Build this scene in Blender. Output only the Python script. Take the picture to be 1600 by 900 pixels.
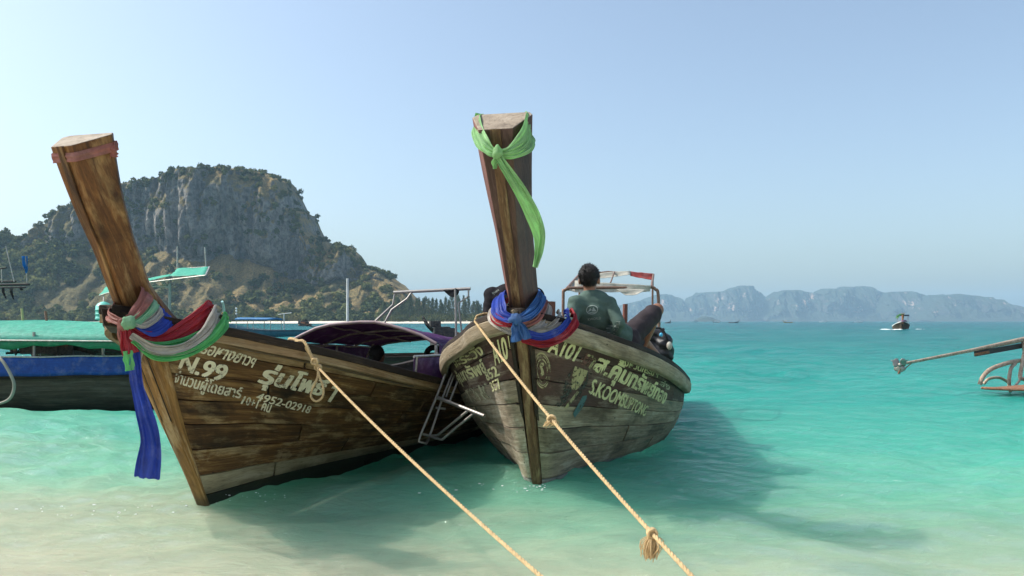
import bpy, bmesh, math, random
import numpy as np
from mathutils import Vector, Matrix, noise
random.seed(7)
for o in list(bpy.data.objects): bpy.data.objects.remove(o)
sc = bpy.context.scene
COL = sc.collection
R = math.radians

# ---------------------------------------------------------------- camera
CH, FP, HY = 1.35, 1244.0, 502.0          # eye height, focal length in photo pixels, horizon row
cam = bpy.data.cameras.new('camera'); camo = bpy.data.objects.new('camera', cam); COL.objects.link(camo)
cam.sensor_width = 36.0; cam.lens = 36.0*FP/1600.0; cam.shift_y = (HY-450.0)/1600.0
cam.clip_start = 0.05; cam.clip_end = 20000
camo.location = (0, 0, CH); camo.rotation_euler = (R(90), 0, 0)
sc.camera = camo

# ---------------------------------------------------------------- sky, sun, exposure
SUN_EL, SUN_AZ = R(47.5), R(-81)            # azimuth from +Y towards +X
world = bpy.data.worlds.new('World'); sc.world = world; world.use_nodes = True
wn = world.node_tree; wn.nodes.clear()
sky = wn.nodes.new('ShaderNodeTexSky'); sky.sky_type = 'NISHITA'; sky.sun_disc = False
sky.sun_elevation = SUN_EL; sky.sun_rotation = SUN_AZ; sky.altitude = 0
sky.air_density = 1.0; sky.dust_density = 2.8; sky.ozone_density = 1.6
bg = wn.nodes.new('ShaderNodeBackground'); bg.inputs[1].default_value = 0.128
wo = wn.nodes.new('ShaderNodeOutputWorld')
tint = wn.nodes.new('ShaderNodeMixRGB'); tint.blend_type = 'MULTIPLY'; tint.inputs[0].default_value = 1; tint.inputs[2].default_value = (.90, .985, .99, 1)
wn.links.new(sky.outputs[0], tint.inputs[1]); hs = wn.nodes.new('ShaderNodeHueSaturation'); hs.inputs['Saturation'].default_value = .84; wn.links.new(tint.outputs[0], hs.inputs['Color']); wn.links.new(hs.outputs[0], bg.inputs[0]); wn.links.new(bg.outputs[0], wo.inputs[0])
sl = bpy.data.lights.new('sun', 'SUN'); sl.energy = 3.1; sl.angle = R(0.53); sl.color = (1.0, 0.95, 0.87)
so = bpy.data.objects.new('sun', sl); COL.objects.link(so)
sdir = Vector((math.sin(SUN_AZ)*math.cos(SUN_EL), math.cos(SUN_AZ)*math.cos(SUN_EL), math.sin(SUN_EL)))
so.rotation_euler = sdir.to_track_quat('Z', 'Y').to_euler(); so.location = (-20, 5, 30)
vs = sc.view_settings
vs.view_transform = 'Standard'; vs.look = 'None'; vs.exposure = 0.74; vs.gamma = 1; vs.use_curve_mapping = False
sc.render.engine = 'CYCLES'
cy = sc.cycles
cy.use_denoising = True; cy.denoiser = 'OPENIMAGEDENOISE'
cy.max_bounces = 6; cy.diffuse_bounces = 3; cy.glossy_bounces = 3; cy.transmission_bounces = 3
cy.volume_bounces = 1; cy.transparent_max_bounces = 12; cy.caustics_reflective = False; cy.caustics_refractive = False
cy.sample_clamp_indirect = 6.0

# ---------------------------------------------------------------- helpers
def P(px, py, D):
    """the place D metres out to sea that lies on the given line of sight"""
    return Vector(((px-800)/FP*D, D, CH-(py-HY)/FP*D))
def tag(o, label=None, cat=None, group=None, kind=None):
    if label: o['label'] = label
    if cat: o['category'] = cat
    if group: o['group'] = group
    if kind: o['kind'] = kind
    return o
def empty(name, loc=(0, 0, 0), rz=0, **k):
    o = bpy.data.objects.new(name, None); COL.objects.link(o); o.location = loc; o.rotation_euler = (0, 0, rz)
    o.empty_display_size = 0.2
    return tag(o, **k)
def link(name, me, mat=None, parent=None, smooth=False, **k):
    o = bpy.data.objects.new(name, me); COL.objects.link(o)
    if mat is not None and not me.materials:
        for m in (mat if isinstance(mat, (list, tuple)) else [mat]): me.materials.append(m)
    if parent: o.parent = parent
    if smooth:
        me.polygons.foreach_set('use_smooth', [True]*len(me.polygons))
    return tag(o, **k)
class MB:
    """collects geometry with uv in metres"""
    def __init__(s): s.v = []; s.f = []; s.uv = []; s.mi = []
    def grid(s, rows, uvs=None, closed_v=False, mi=0, flip=False):
        b = len(s.v); nr = len(rows); nc = len(rows[0])
        for r in rows: s.v.extend([tuple(p) for p in r])
        for i in range(nr-1):
            for j in range(nc if closed_v else nc-1):
                k = (j+1) % nc
                q = [b+i*nc+j, b+i*nc+k, b+(i+1)*nc+k, b+(i+1)*nc+j]
                if uvs:
                    U = [uvs[i][j], uvs[i][j+1], uvs[i+1][j+1], uvs[i+1][j]]
                else:
                    U = [(i*.1, j*.1), (i*.1, j*.1+.1), (i*.1+.1, j*.1+.1), (i*.1+.1, j*.1)]
                if flip: q.reverse(); U.reverse()
                s.f.append(q); s.uv.extend(U); s.mi.append(mi)
        return b
    def poly(s, pts, uv=None, mi=0):
        b = len(s.v); s.v.extend([tuple(p) for p in pts]); s.f.append(list(range(b, b+len(pts))))
        s.uv.extend(uv or [(p[0], p[1]+p[2]) for p in pts]); s.mi.append(mi)
    def tube(s, pts, r, n=8, caps=True, mi=0):
        pts = [Vector(p) for p in pts]; rows = []; uvs = []
        rr = r if hasattr(r, '__len__') else [r]*len(pts)
        t0 = (pts[1]-pts[0]).normalized(); a = t0.orthogonal().normalized(); L = 0
        for i, p in enumerate(pts):
            t = (pts[min(i+1, len(pts)-1)]-pts[max(i-1, 0)])
            t = t.normalized() if t.length > 1e-9 else t0
            a = (a-t*a.dot(t)); a = a.normalized() if a.length > 1e-9 else t.orthogonal().normalized()
            b = t.cross(a)
            if i: L += (p-pts[i-1]).length
            rows.append([p+(a*math.cos(2*math.pi*k/n)+b*math.sin(2*math.pi*k/n))*rr[i] for k in range(n)])
            uvs.append([(L, 2*math.pi*rr[i]*k/n) for k in range(n+1)])
        s.grid(rows, uvs, closed_v=True, mi=mi)
        if caps:
            s.poly(rows[0][::-1], mi=mi); s.poly(rows[-1], mi=mi)
    def sweep(s, pts, sec, up=(0, 0, 1), mi=0, scale=None, side=None):
        """closed section [(a,b)] carried along pts; a runs sideways, b along up"""
        pts = [Vector(p) for p in pts]; up = Vector(up); rows = []; uvs = []; L = 0; n = len(sec)
        per = [0]
        for k in range(n): per.append(per[-1]+math.dist(sec[k], sec[(k+1) % n]))
        for i, p in enumerate(pts):
            t = (pts[min(i+1, len(pts)-1)]-pts[max(i-1, 0)]).normalized()
            sd = t.cross(up).normalized(); u = sd.cross(t).normalized()
            if i: L += (p-pts[i-1]).length
            k_ = scale[i] if scale else 1
            rows.append([p+sd*a*k_+u*b*k_ for a, b in sec]); uvs.append([(L, w) for w in per])
        s.grid(rows, uvs, closed_v=True, mi=mi)
        s.poly(rows[0][::-1], mi=mi); s.poly(rows[-1], mi=mi)
    def box(s, c, d, rot=None, mi=0):
        c = Vector(c); M3 = rot or Matrix.Identity(3)
        co = [c+M3@Vector((x*d[0]/2, y*d[1]/2, z*d[2]/2)) for x in (-1, 1) for y in (-1, 1) for z in (-1, 1)]
        for q in ((0, 1, 3, 2), (4, 6, 7, 5), (0, 4, 5, 1), (2, 3, 7, 6), (0, 2, 6, 4), (1, 5, 7, 3)):
            s.poly([co[i] for i in q], mi=mi, uv=[(0, 0), (d[0], 0), (d[0], d[2]), (0, d[2])])
    def ball(s, c, r, nu=10, nv=7, mi=0, rot=None):
        c = Vector(c); rx, ry, rz = r if hasattr(r, '__len__') else (r, r, r); rows = []
        for i in range(nv+1):
            th = math.pi*i/nv
            row = [Vector((rx*math.sin(th)*math.cos(2*math.pi*j/nu), ry*math.sin(th)*math.sin(2*math.pi*j/nu), -rz*math.cos(th))) for j in range(nu)]
            rows.append([c+((rot@p) if rot else p) for p in row])
        s.grid(rows, None, closed_v=True, mi=mi, flip=False)
    def mesh(s, name, weld=False):
        me = bpy.data.meshes.new(name); me.from_pydata(s.v, [], s.f)
        uv = me.uv_layers.new(name='UVMap'); uv.data.foreach_set('uv', [c for p in s.uv for c in p])
        me.polygons.foreach_set('material_index', s.mi)
        if weld:
            bm = bmesh.new(); bm.from_mesh(me); bmesh.ops.remove_doubles(bm, verts=bm.verts, dist=1e-5)
            bmesh.ops.recalc_face_normals(bm, faces=bm.faces); bm.to_mesh(me); bm.free()
        me.update(); return me
    def build(s, name, mat, parent=None, smooth=False, weld=False, **k):
        return link(name, s.mesh(name, weld), mat, parent, smooth, **k)
def autosmooth(o, ang=35):
    me = o.data
    me.polygons.foreach_set('use_smooth', [True]*len(me.polygons))
    bm = bmesh.new(); bm.from_mesh(me)
    for e in bm.edges:
        e.smooth = not (len(e.link_faces) == 2 and e.calc_face_angle(0) > R(ang))
    bm.to_mesh(me); bm.free()
    return o
def bevel(o, w=0.006, seg=2):
    m = o.modifiers.new('bevel', 'BEVEL'); m.width = w; m.segments = seg; m.limit_method = 'ANGLE'; m.angle_limit = R(40)
    return o
def spline(pts, n=8):
    """Catmull-Rom through the points"""
    pts = [Vector(p) for p in pts]; out = []
    for i in range(len(pts)-1):
        p0 = pts[i-1] if i else pts[0]*2-pts[1]; p1, p2 = pts[i], pts[i+1]
        p3 = pts[i+2] if i+2 < len(pts) else pts[-1]*2-pts[-2]
        for k in range(n):
            t = k/n
            out.append(.5*((2*p1)+(p2-p0)*t+(2*p0-5*p1+4*p2-p3)*t*t+(3*p1-p0-3*p2+p3)*t**3))
    out.append(pts[-1].copy()); return out

SCR = bpy.data.scenes.new('scratch')       # a bench for shaping meshes, removed at the end
def baked(o):
    """mesh of an object with its modifiers applied"""
    SCR.collection.objects.link(o); vl = SCR.view_layers[0]; vl.update(); dg = vl.depsgraph; dg.update()
    me = bpy.data.meshes.new_from_object(o.evaluated_get(dg)); bpy.data.objects.remove(o)
    return me

# ---------------------------------------------------------------- materials
class NB:
    def __init__(s, name):
        s.m = bpy.data.materials.new(name); s.m.use_nodes = True; s.t = s.m.node_tree; s.t.nodes.clear()
    def __call__(s, typ, props=None, **ins):
        n = s.t.nodes.new('ShaderNode'+typ)
        for k, v in (props or {}).items(): setattr(n, k, v)
        for k, v in ins.items():
            key = int(k[1:]) if k[0] == 'i' and k[1:].isdigit() else k.replace('_', ' ')
            if isinstance(v, bpy.types.NodeSocket): s.t.links.new(v, n.inputs[key])
            elif isinstance(v, bpy.types.Node): s.t.links.new(v.outputs[0], n.inputs[key])
            else:
                d = n.inputs[key]
                if d.type == 'RGBA' and len(v) == 3: v = (*v, 1)
                d.default_value = v
        return n
    def ramp(s, fac, stops, interp='LINEAR'):
        n = s.t.nodes.new('ShaderNodeValToRGB'); cr = n.color_ramp; cr.interpolation = interp
        while len(cr.elements) < len(stops): cr.elements.new(0.5)
        for e, (p, c) in zip(cr.elements, stops):
            e.position = p; e.color = (c, c, c, 1) if not hasattr(c, '__len__') else (*c, 1)
        s.t.links.new(fac.outputs[0] if isinstance(fac, bpy.types.Node) else fac, n.inputs[0])
        return n.outputs[0]
    def math(s, op, a, b=0.0, c=0.0, clamp=False):
        return s('Math', {'operation': op, 'use_clamp': clamp}, i0=a, i1=b, i2=c).outputs[0]
    def mix(s, fac, a, b, mode='MIX'):
        return s('MixRGB', {'blend_type': mode}, Fac=fac, Color1=a, Color2=b).outputs[0]
    def noise(s, vec, scale, detail=4, rough=.55, dist=0.0):
        return s('TexNoise', Vector=vec, Scale=scale, Detail=detail, Roughness=rough, Distortion=dist).outputs[0]
    def out(s, sh, vol=None, disp=None):
        o = s.t.nodes.new('ShaderNodeOutputMaterial')
        if sh is not None: s.t.links.new(sh.outputs[0] if isinstance(sh, bpy.types.Node) else sh, o.inputs[0])
        if vol is not None: s.t.links.new(vol.outputs[0], o.inputs[1])
        return s.m
MATS = {}
def wood(name, dark, mid, light, scale=(2.5, 45), stain=(0.02, 0.015, 0.01), stain_amt=.5, pale=None, pale_amt=.4, rough=.72, vary=.25, paint=None, paint_cov=.5, spec=.25, obj=False):
    """weathered timber: grain along u, per-plank tone, stains, bleached or painted remains"""
    n = NB(name); tc = n('TexCoord'); oi = n('ObjectInfo')
    rnd = oi.outputs['Random']
    uv = tc.outputs['Object' if obj else 'UV']
    off = n('CombineXYZ', X=n.math('MULTIPLY', rnd, 37.0), Y=n.math('MULTIPLY', rnd, 91.0))
    v0 = n('VectorMath', {'operation': 'ADD'}, i0=uv, i1=off).outputs[0]
    vg = n('Mapping', Vector=v0, Scale=(scale[0], scale[1], scale[1] if obj else 1)).outputs[0]
    g = n.noise(vg, 1.0, 7, .62, .7)
    b = n.noise(n('Mapping', Vector=v0, Scale=(1.6, 4.0, 4.0)).outputs[0], 1.0, 5, .6, .5)
    fine = n.noise(n('Mapping', Vector=v0, Scale=(scale[0]*6, scale[1]*5, scale[1]*5)).outputs[0], 1.0, 3, .6)
    s = n.math('ADD', n.math('MULTIPLY', g, .62), n.math('MULTIPLY', b, .38))
    col = n.ramp(s, [(.30, dark), (.50, mid), (.70, light)])
    if pale:
        pm = n.noise(n('Mapping', Vector=v0, Scale=(3.0, 9.0, 9.0)).outputs[0], 1.0, 8, .68, .3)
        pm = n.ramp(n.math('ADD', n.math('MULTIPLY', pm, .75), n.math('MULTIPLY', g, .25)), [(.50, 0), (.60, 1)])
        col = n.mix(n.math('MULTIPLY', pm, pale_amt), col, pale)
    if paint:
        pm = n.noise(n('Mapping', Vector=v0, Scale=(2.2, 7.0, 7.0)).outputs[0], 1.0, 9, .72, .4)
        pm = n.math('ADD', n.math('MULTIPLY', pm, .7), n.math('MULTIPLY', g, .3))
        pm = n.ramp(pm, [(paint_cov-.06, 1), (paint_cov+.04, 0)])
        col = n.mix(pm, col, paint)
    st = n.noise(n('Mapping', Vector=v0, Scale=(1.1, 2.2, 2.2)).outputs[0], 1.3, 6, .62, .8)
    st = n.ramp(st, [(.50, 0), (.68, 1)])
    col = n.mix(n.math('MULTIPLY', st, stain_amt), col, stain)
    val = n.math('ADD', n.math('MULTIPLY', rnd, vary*2), 1-vary)
    col = n('HueSaturation', Hue=.5, Saturation=1, Value=val, Fac=1, Color=col).outputs[0]
    col = n.mix(n.math('MULTIPLY', n.ramp(fine, [(.35, 1), (.5, 0)]), .35), col, stain)
    if not obj:
        oz = n('SeparateXYZ', Vector=tc.outputs['Object']).outputs[2]
        wl = n.math('ADD', oz, n.math('MULTIPLY', n.math('SUBTRACT', b, .5), .22))
        col = n.mix(n.ramp(n('MapRange', {'clamp': True}, Value=wl, i1=.02, i2=.11).outputs[0], [(0, .72), (1, 0)]), col, (.02, .024, .016))
        # nail heads and caulked pits
        vo = n('TexVoronoi', {'feature': 'F1'}, Vector=n('Mapping', Vector=v0, Scale=(4.2, 9.0, 1)).outputs[0], Scale=1.0, Randomness=.55)
        col = n.mix(n.ramp(vo.outputs['Distance'], [(.035, .85), (.06, 0)]), col, (.02, .013, .009))
    bp = n('Bump', Strength=.8, Distance=.008, Height=n.math('ADD', g, n.math('MULTIPLY', fine, .5)))
    p = n('BsdfPrincipled', Base_Color=col, Roughness=n.ramp(s, [(.3, rough-.12), (.7, rough+.12)]), Normal=bp)
    p.inputs['Specular IOR Level'].default_value = spec
    return n.out(p)
def plain(name, col, rough=.6, metal=0.0, var=.15, nscale=6.0, bump=0.0, spec=.4, dirt=None, dirt_amt=.4):
    n = NB(name); tc = n('TexCoord'); v = tc.outputs['Object']
    a = n.noise(v, nscale, 5, .6, .2)
    c = n.mix(n.ramp(a, [(.3, 0), (.7, 1)]), tuple(x*(1-var) for x in col), tuple(min(1, x*(1+var)) for x in col))
    if dirt:
        d = n.ramp(n.noise(v, nscale*2.7, 7, .68, .5), [(.48, 0), (.62, 1)])
        c = n.mix(n.math('MULTIPLY', d, dirt_amt), c, dirt)
    kw = {}
    if bump: kw['Normal'] = n('Bump', Strength=bump, Distance=.01, Height=n.noise(v, nscale*4, 5, .6))
    p = n('BsdfPrincipled', Base_Color=c, Roughness=rough, Metallic=metal, **kw); p.inputs['Specular IOR Level'].default_value = spec
    return n.out(p)
def cloth(name, col, trans=.35, var=.2, dirt=None):
    """thin woven fabric: light comes through it"""
    n = NB(name); tc = n('TexCoord'); v = tc.outputs['UV']; o = tc.outputs['Object']
    a = n.noise(o, 9, 5, .6, .4)
    c = n.mix(n.ramp(a, [(.3, 0), (.7, 1)]), tuple(x*(1-var) for x in col), tuple(min(1, x*(1+var)) for x in col))
    fd = n.noise(n('Mapping', Vector=v, Scale=(5, 40, 1)).outputs[0], 1, 6, .7, .4)
    c = n.mix(n.ramp(fd, [(.40, .45), (.60, 0)]), c, tuple(x*.45+.01 for x in col)); c = n.mix(n.ramp(n.noise(o, 6, 5, .65), [(.52, 0), (.70, .35)]), c, tuple(x*.5+.28 for x in col))
    if dirt: c = n.mix(n.math('MULTIPLY', n.ramp(n.noise(o, 14, 6, .7), [(.5, 0), (.64, 1)]), .6), c, dirt)
    w = n('Bump', Strength=.9, Distance=.004, Height=n.noise(n('Mapping', Vector=v, Scale=(16, 110, 1)).outputs[0], 1, 6, .7, .6))
    d = n('BsdfDiffuse', Color=c, Roughness=.3, Normal=w)
    t = n('BsdfTranslucent', Color=c)
    g = n('BsdfGlossy', Color=(1, 1, 1), Roughness=.5, Normal=w)
    m = n('MixShader', Fac=trans, i1=d.outputs[0], i2=t.outputs[0])
    m2 = n('MixShader', Fac=.025, i1=m.outputs[0], i2=g.outputs[0])
    return n.out(m2)
def paint_letters(name, col, wear=.46):
    n = NB(name); tc = n('TexCoord'); o = tc.outputs['Object']
    a = n.noise(o, 26, 7, .7, .3); b = n.noise(o, 5, 4, .6)
    k = n.math('ADD', n.math('MULTIPLY', a, .7), n.math('MULTIPLY', b, .3))
    c = n.mix(n.ramp(b, [(.35, 0), (.65, 1)]), tuple(x*.72 for x in col), col)
    p = n('BsdfPrincipled', Base_Color=c, Roughness=.65)
    t = n('BsdfTransparent')
    f = n.ramp(k, [(wear-.05, 0), (wear+.03, 1)])
    return n.out(n('MixShader', Fac=f, i1=t.outputs[0], i2=p.outputs[0]))

steel = plain('stainless_steel', (.34, .32, .30), .5, .7, .1, 8, dirt=(.25, .2, .15), dirt_amt=.3)
galv = plain('galvanised_pipe', (.42, .41, .38), .5, .7, .2, 12, dirt=(.2, .1, .05), dirt_amt=.5)
rust = plain('rusty_iron', (.24, .10, .05), .8, .1, .35, 14, .4, .2, dirt=(.34, .27, .20), dirt_amt=.7)
black = plain('black_rubber', (.018, .018, .02), .7, 0, .4, 10, .2, .3)
engine_m = plain('engine_iron', (.06, .06, .065), .5, .4, .6, 22, .4, .4, dirt=(.20, .16, .12), dirt_amt=.5)
rope_m = plain('manila_rope', (.54, .39, .21), .85, 0, .25, 40, .3, .1, dirt=(.34, .23, .11), dirt_amt=.4)

# ---------------------------------------------------------------- setting: seabed, sea
def bed_z(x, y):
    """sand under the water: dry beach behind the viewer, shelving out to sea"""
    z = np.interp(y, [-30, 0, 3.0, 4.2, 6.5, 10, 20, 60, 200], [2.2, .32, .02, -.10, -.34, -.62, -1.3, -3.2, -5])
    return z
xs = np.concatenate([np.linspace(-60, -8, 27), np.linspace(-7.5, 7.5, 90), np.linspace(8, 60, 27)])
ys = np.concatenate([np.linspace(-30, 0, 16), np.linspace(.3, 14, 90), np.geomspace(15, 220, 30)])
X, Y = np.meshgrid(xs, ys)
Z = bed_z(X, Y)+.012*np.sin(X*2.1+.8*np.sin(Y*1.3))*np.sin(Y*3.1+.5*X)+.02*np.sin(X*.7+1)*np.sin(Y*.9)
def grid_mesh(name, X, Y, Z):
    nr, nc = X.shape; me = bpy.data.meshes.new(name)
    idx = np.arange(nr*nc).reshape(nr, nc)
    f = np.stack([idx[:-1, :-1], idx[:-1, 1:], idx[1:, 1:], idx[1:, :-1]], -1).reshape(-1, 4)
    me.vertices.add(nr*nc); me.vertices.foreach_set('co', np.stack([X, Y, Z], -1).ravel().astype(np.float32))
    me.loops.add(f.size); me.loops.foreach_set('vertex_index', f.ravel().astype(np.int32))
    me.polygons.add(len(f)); me.polygons.foreach_set('loop_start', np.arange(0, f.size, 4, dtype=np.int32))
    me.polygons.foreach_set('use_smooth', np.ones(len(f), dtype=bool))
    me.update(calc_edges=True); me.validate()
    return me
def sand_mat():
    n = NB('sand'); g = n('NewGeometry'); v = g.outputs['Position']
    a = n.noise(v, 1.3, 6, .6, .4); b = n.noise(v, 60, 4, .6)
    c = n.ramp(n.math('ADD', n.math('MULTIPLY', a, .7), n.math('MULTIPLY', b, .3)), [(.3, (.52, .46, .33)), (.5, (.68, .61, .46)), (.7, (.78, .72, .57))])
    return n.out(n('BsdfPrincipled', Base_Color=c, Roughness=.9, Normal=n('Bump', Strength=.4, Distance=.03, Height=n.noise(v, 5, 6, .6, .6))))
sand = sand_mat()
link('seabed', grid_mesh('seabed', X, Y, Z), sand, kind='structure')

# the sea surface: a sheet to the horizon, real waves where they can be told apart
rng = np.random.RandomState(3)
rows = np.concatenate([np.linspace(-12, 2.4, 12), np.geomspace(2.5, 6500, 1150)])
cols = np.concatenate([np.linspace(-3.2, -.95, 24), np.linspace(-.93, .93, 430), np.linspace(.95, 3.2, 24)])
Y = np.repeat(rows[:, None], len(cols), 1)
X = cols[None, :]*np.maximum(np.abs(Y), 6.0)
Z = np.zeros_like(X)
sp = np.maximum(np.abs(Y), 6)*.0069
warpx = .35*np.sin(Y*.55+1)+.25*np.sin(X*.8+Y*.31); warpy = .3*np.sin(X*.47+.2)+.22*np.sin(X*1.1-Y*.6+2)
Xw, Yw = X+warpx, Y+warpy
lams = np.concatenate([rng.uniform(.16, .5, 30), rng.uniform(.5, 1.1, 18), rng.uniform(1.1, 2.6, 12), rng.uniform(3, 9, 9), rng.uniform(9, 26, 6)])
for lam in lams:
    th = rng.normal(0, .75) - .12
    k = 2*math.pi/lam; ph = rng.uniform(0, 6.28)
    amp = (.0088*lam**.80 if lam < .5 else .0058*lam**.70) if lam < 3 else .0075*lam**.62
    arg = k*(Xw*math.sin(th)+Yw*math.cos(th))+ph
    w = np.sin(arg); w = w+.25*np.cos(2*arg)          # sharper crests
    vis = np.clip((lam/sp-3)/4, 0, 1)
    Z += amp*w*vis
shal = np.clip((Y-2.2)/5.0, .2, 1)
patch = .75+.45*np.sin(X*.33+.4*np.sin(Y*.21))*np.sin(Y*.27+1.3)
Z *= shal*np.clip(patch, .35, 1.25)
# the low swell that runs up between the boats
Z += .055*np.exp(-((Y-(6.15-.10*X))/.42)**2)*np.clip(1.1-np.abs(X+.6)/1.9, 0, 1)
Z += .035*np.exp(-((Y-(5.35+.05*X))/.30)**2)*np.clip(1-np.abs(X-1.6)/1.6, 0, 1)
def water_mat():
    n = NB('sea_water'); g = n('NewGeometry'); pos = g.outputs['Position']
    sx = n('SeparateXYZ', Vector=pos); x, y = sx.outputs[0], sx.outputs[1]
    # how deep it is here: out from the shore, with sandbars
    bar = n.noise(n('Mapping', Vector=pos, Scale=(.16, .42, 0)).outputs[0], 1.0, 4, .55, .6)
    lx = n.math('MULTIPLY', n.math('SMOOTH_MIN', n.math('ADD', x, .3), 1.8, 2.0), .085)   # shoaler towards the left shore
    yy = n.math('MAXIMUM', y, 1.0)
    t = n.math('LOGARITHM', yy, 2.718)
    t = n.math('ADD', t, n.math('MULTIPLY', n.math('SUBTRACT', bar, .5), .55))
    near = n('MapRange', {'clamp': True}, Value=y, i1=5.0, i2=24.0, i3=1.0, i4=0.0).outputs[0]
    t = n.math('ADD', t, n.math('MULTIPLY', lx, near))
    t = n('MapRange', {'clamp': True}, Value=t, i1=1.1, i2=5.6).outputs[0]
    body = n.ramp(t, [(.03, (.74, .69, .49)), (.09, (.56, .66, .45)), (.16, (.23, .56, .37)), (.25, (.08, .42, .305)),
                      (.36, (.032, .30, .24)), (.50, (.011, .215, .188)), (.66, (.007, .155, .152)), (1.0, (.008, .115, .135))])
    swirl = n.noise(n('Mapping', Vector=pos, Scale=(.9, 2.4, 1)).outputs[0], 1.0, 6, .62, 1.2)
    body = n.mix(n.ramp(swirl, [(.42, 0), (.62, .30)]), body, n.mix(1.0, body, (.55, .82, .84), 'MULTIPLY'))
    alpha = n.ramp(t, [(.03, .30), (.12, .62), (.22, .90), (.36, 1.0)])
    far = n('MapRange', {'clamp': True}, Value=y, i1=8.0, i2=90.0, i3=0.0, i4=1.0).outputs[0]
    m1 = n('Mapping', Vector=pos, Scale=(1.3, 3.2, 1)).outputs[0]
    rip = n.noise(m1, 3.4, 9, .66, .9)
    rip2 = n.noise(n('Mapping', Vector=pos, Scale=(.22, .75, 1)).outputs[0], 1.0, 5, .6, .4)
    h = n.math('ADD', n.math('MULTIPLY', rip, .095), n.math('MULTIPLY', rip2, n.math('MULTIPLY', far, .30)))
    bp = n('Bump', Strength=.75, Distance=1.0, Height=h)
    dif = n('SubsurfaceScattering', {'falloff': 'BURLEY'}, Color=body, Scale=1.5, Radius=(.5, 1.0, .9), Normal=bp)
    dif = n('MixShader', Fac=n('MapRange', {'clamp': True}, Value=y, i1=7.0, i2=16.0, i3=.15, i4=.5).outputs[0], i1=dif.outputs[0], i2=n('BsdfDiffuse', Color=body, Normal=bp).outputs[0])
    tr = n('BsdfTransparent', Color=n.mix(t, (.93, .98, .95), (.55, .85, .80)))
    m = n('MixShader', Fac=alpha, i1=tr.outputs[0], i2=dif.outputs[0])
    gl = n('BsdfGlossy', Color=(1, 1, 1), Roughness=.045, Normal=bp)
    fr = n('Fresnel', IOR=1.33, Normal=bp)
    cap = n.math('MINIMUM', fr.outputs[0], .36)
    # pale flecks: a little foam, plus sun sparkles painted into the colour
    fm = n.noise(n('Mapping', Vector=pos, Scale=(2.2, 6.5, 1)).outputs[0], 3.0, 8, .72, 1.0)
    fz = n('MapRange', {'clamp': True}, Value=y, i1=9.5, i2=5.0, i3=0.0, i4=1.0).outputs[0]
    fmask = n.math('MULTIPLY', n.ramp(fm, [(.67, 0), (.715, 1)]), n.math('MULTIPLY', fz, .55))
    s1 = n('MixShader', Fac=cap, i1=m.outputs[0], i2=gl.outputs[0])
    s2 = n('MixShader', Fac=fmask, i1=s1.outputs[0], i2=n('BsdfDiffuse', Color=(.85, .87, .84)).outputs[0])
    return n.out(s2)
link('sea', grid_mesh('sea', X, Y, Z), water_mat(), kind='structure')

# ---------------------------------------------------------------- islands
def rock_mat(name, rock, rock2, veg, dry, sc_, streak=.05, bare=None, dryx=None):
    n = NB(name); g = n('NewGeometry'); pos = g.outputs['Position']
    nz = n('SeparateXYZ', Vector=g.outputs['Normal']).outputs[2]
    st = n.noise(n('Mapping', Vector=pos, Scale=(sc_*2.2, sc_*2.2, sc_*.35)).outputs[0], 1, 8, .65, .5)
    fine = n.noise(pos, sc_*5, 7, .68, .4)
    big = n.noise(pos, sc_*.45, 5, .6, .4)
    rc = n.mix(n.ramp(st, [(.35, 0), (.66, 1)]), rock, rock2)
    rc = n.mix(n.ramp(fine, [(.40, .75), (.58, 0)]), rc, tuple(x*.35 for x in rock))
    if bare: rc = n.mix(n.ramp(n.noise(pos, sc_*.8, 5, .6, .3), [(.56, 0), (.64, .85)]), rc, bare)
    vg = n.mix(n.ramp(n.math('ADD', n.math('MULTIPLY', big, .6), n.math('MULTIPLY', fine, .4)), [(.40, 0), (.54, 1)]), veg, dry)
    if dryx: vg = n.mix(n('MapRange', {'clamp': True}, Value=n('SeparateXYZ', Vector=pos).outputs[0], i1=dryx[0], i2=dryx[1], i3=.82, i4=0.0).outputs[0], vg, veg)
    vg = n.mix(n.ramp(n.noise(pos, sc_*14, 5, .7), [(.42, .6), (.56, 0)]), vg, tuple(x*.45 for x in veg))
    k = n.math('ADD', nz, n.math('MULTIPLY', n.math('SUBTRACT', fine, .5), .9))
    k = n.math('ADD', k, n.math('MULTIPLY', n.math('SUBTRACT', big, .5), .5))
    c = n.mix(n.ramp(k, [(.28, 0), (.46, 1)]), rc, vg)
    bp = n('Bump', Strength=1.0, Distance=.25/sc_, Height=n.math('ADD', st, n.math('MULTIPLY', fine, .6)))
    return n.out(n('BsdfPrincipled', Base_Color=c, Roughness=.95, Normal=bp))
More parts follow.
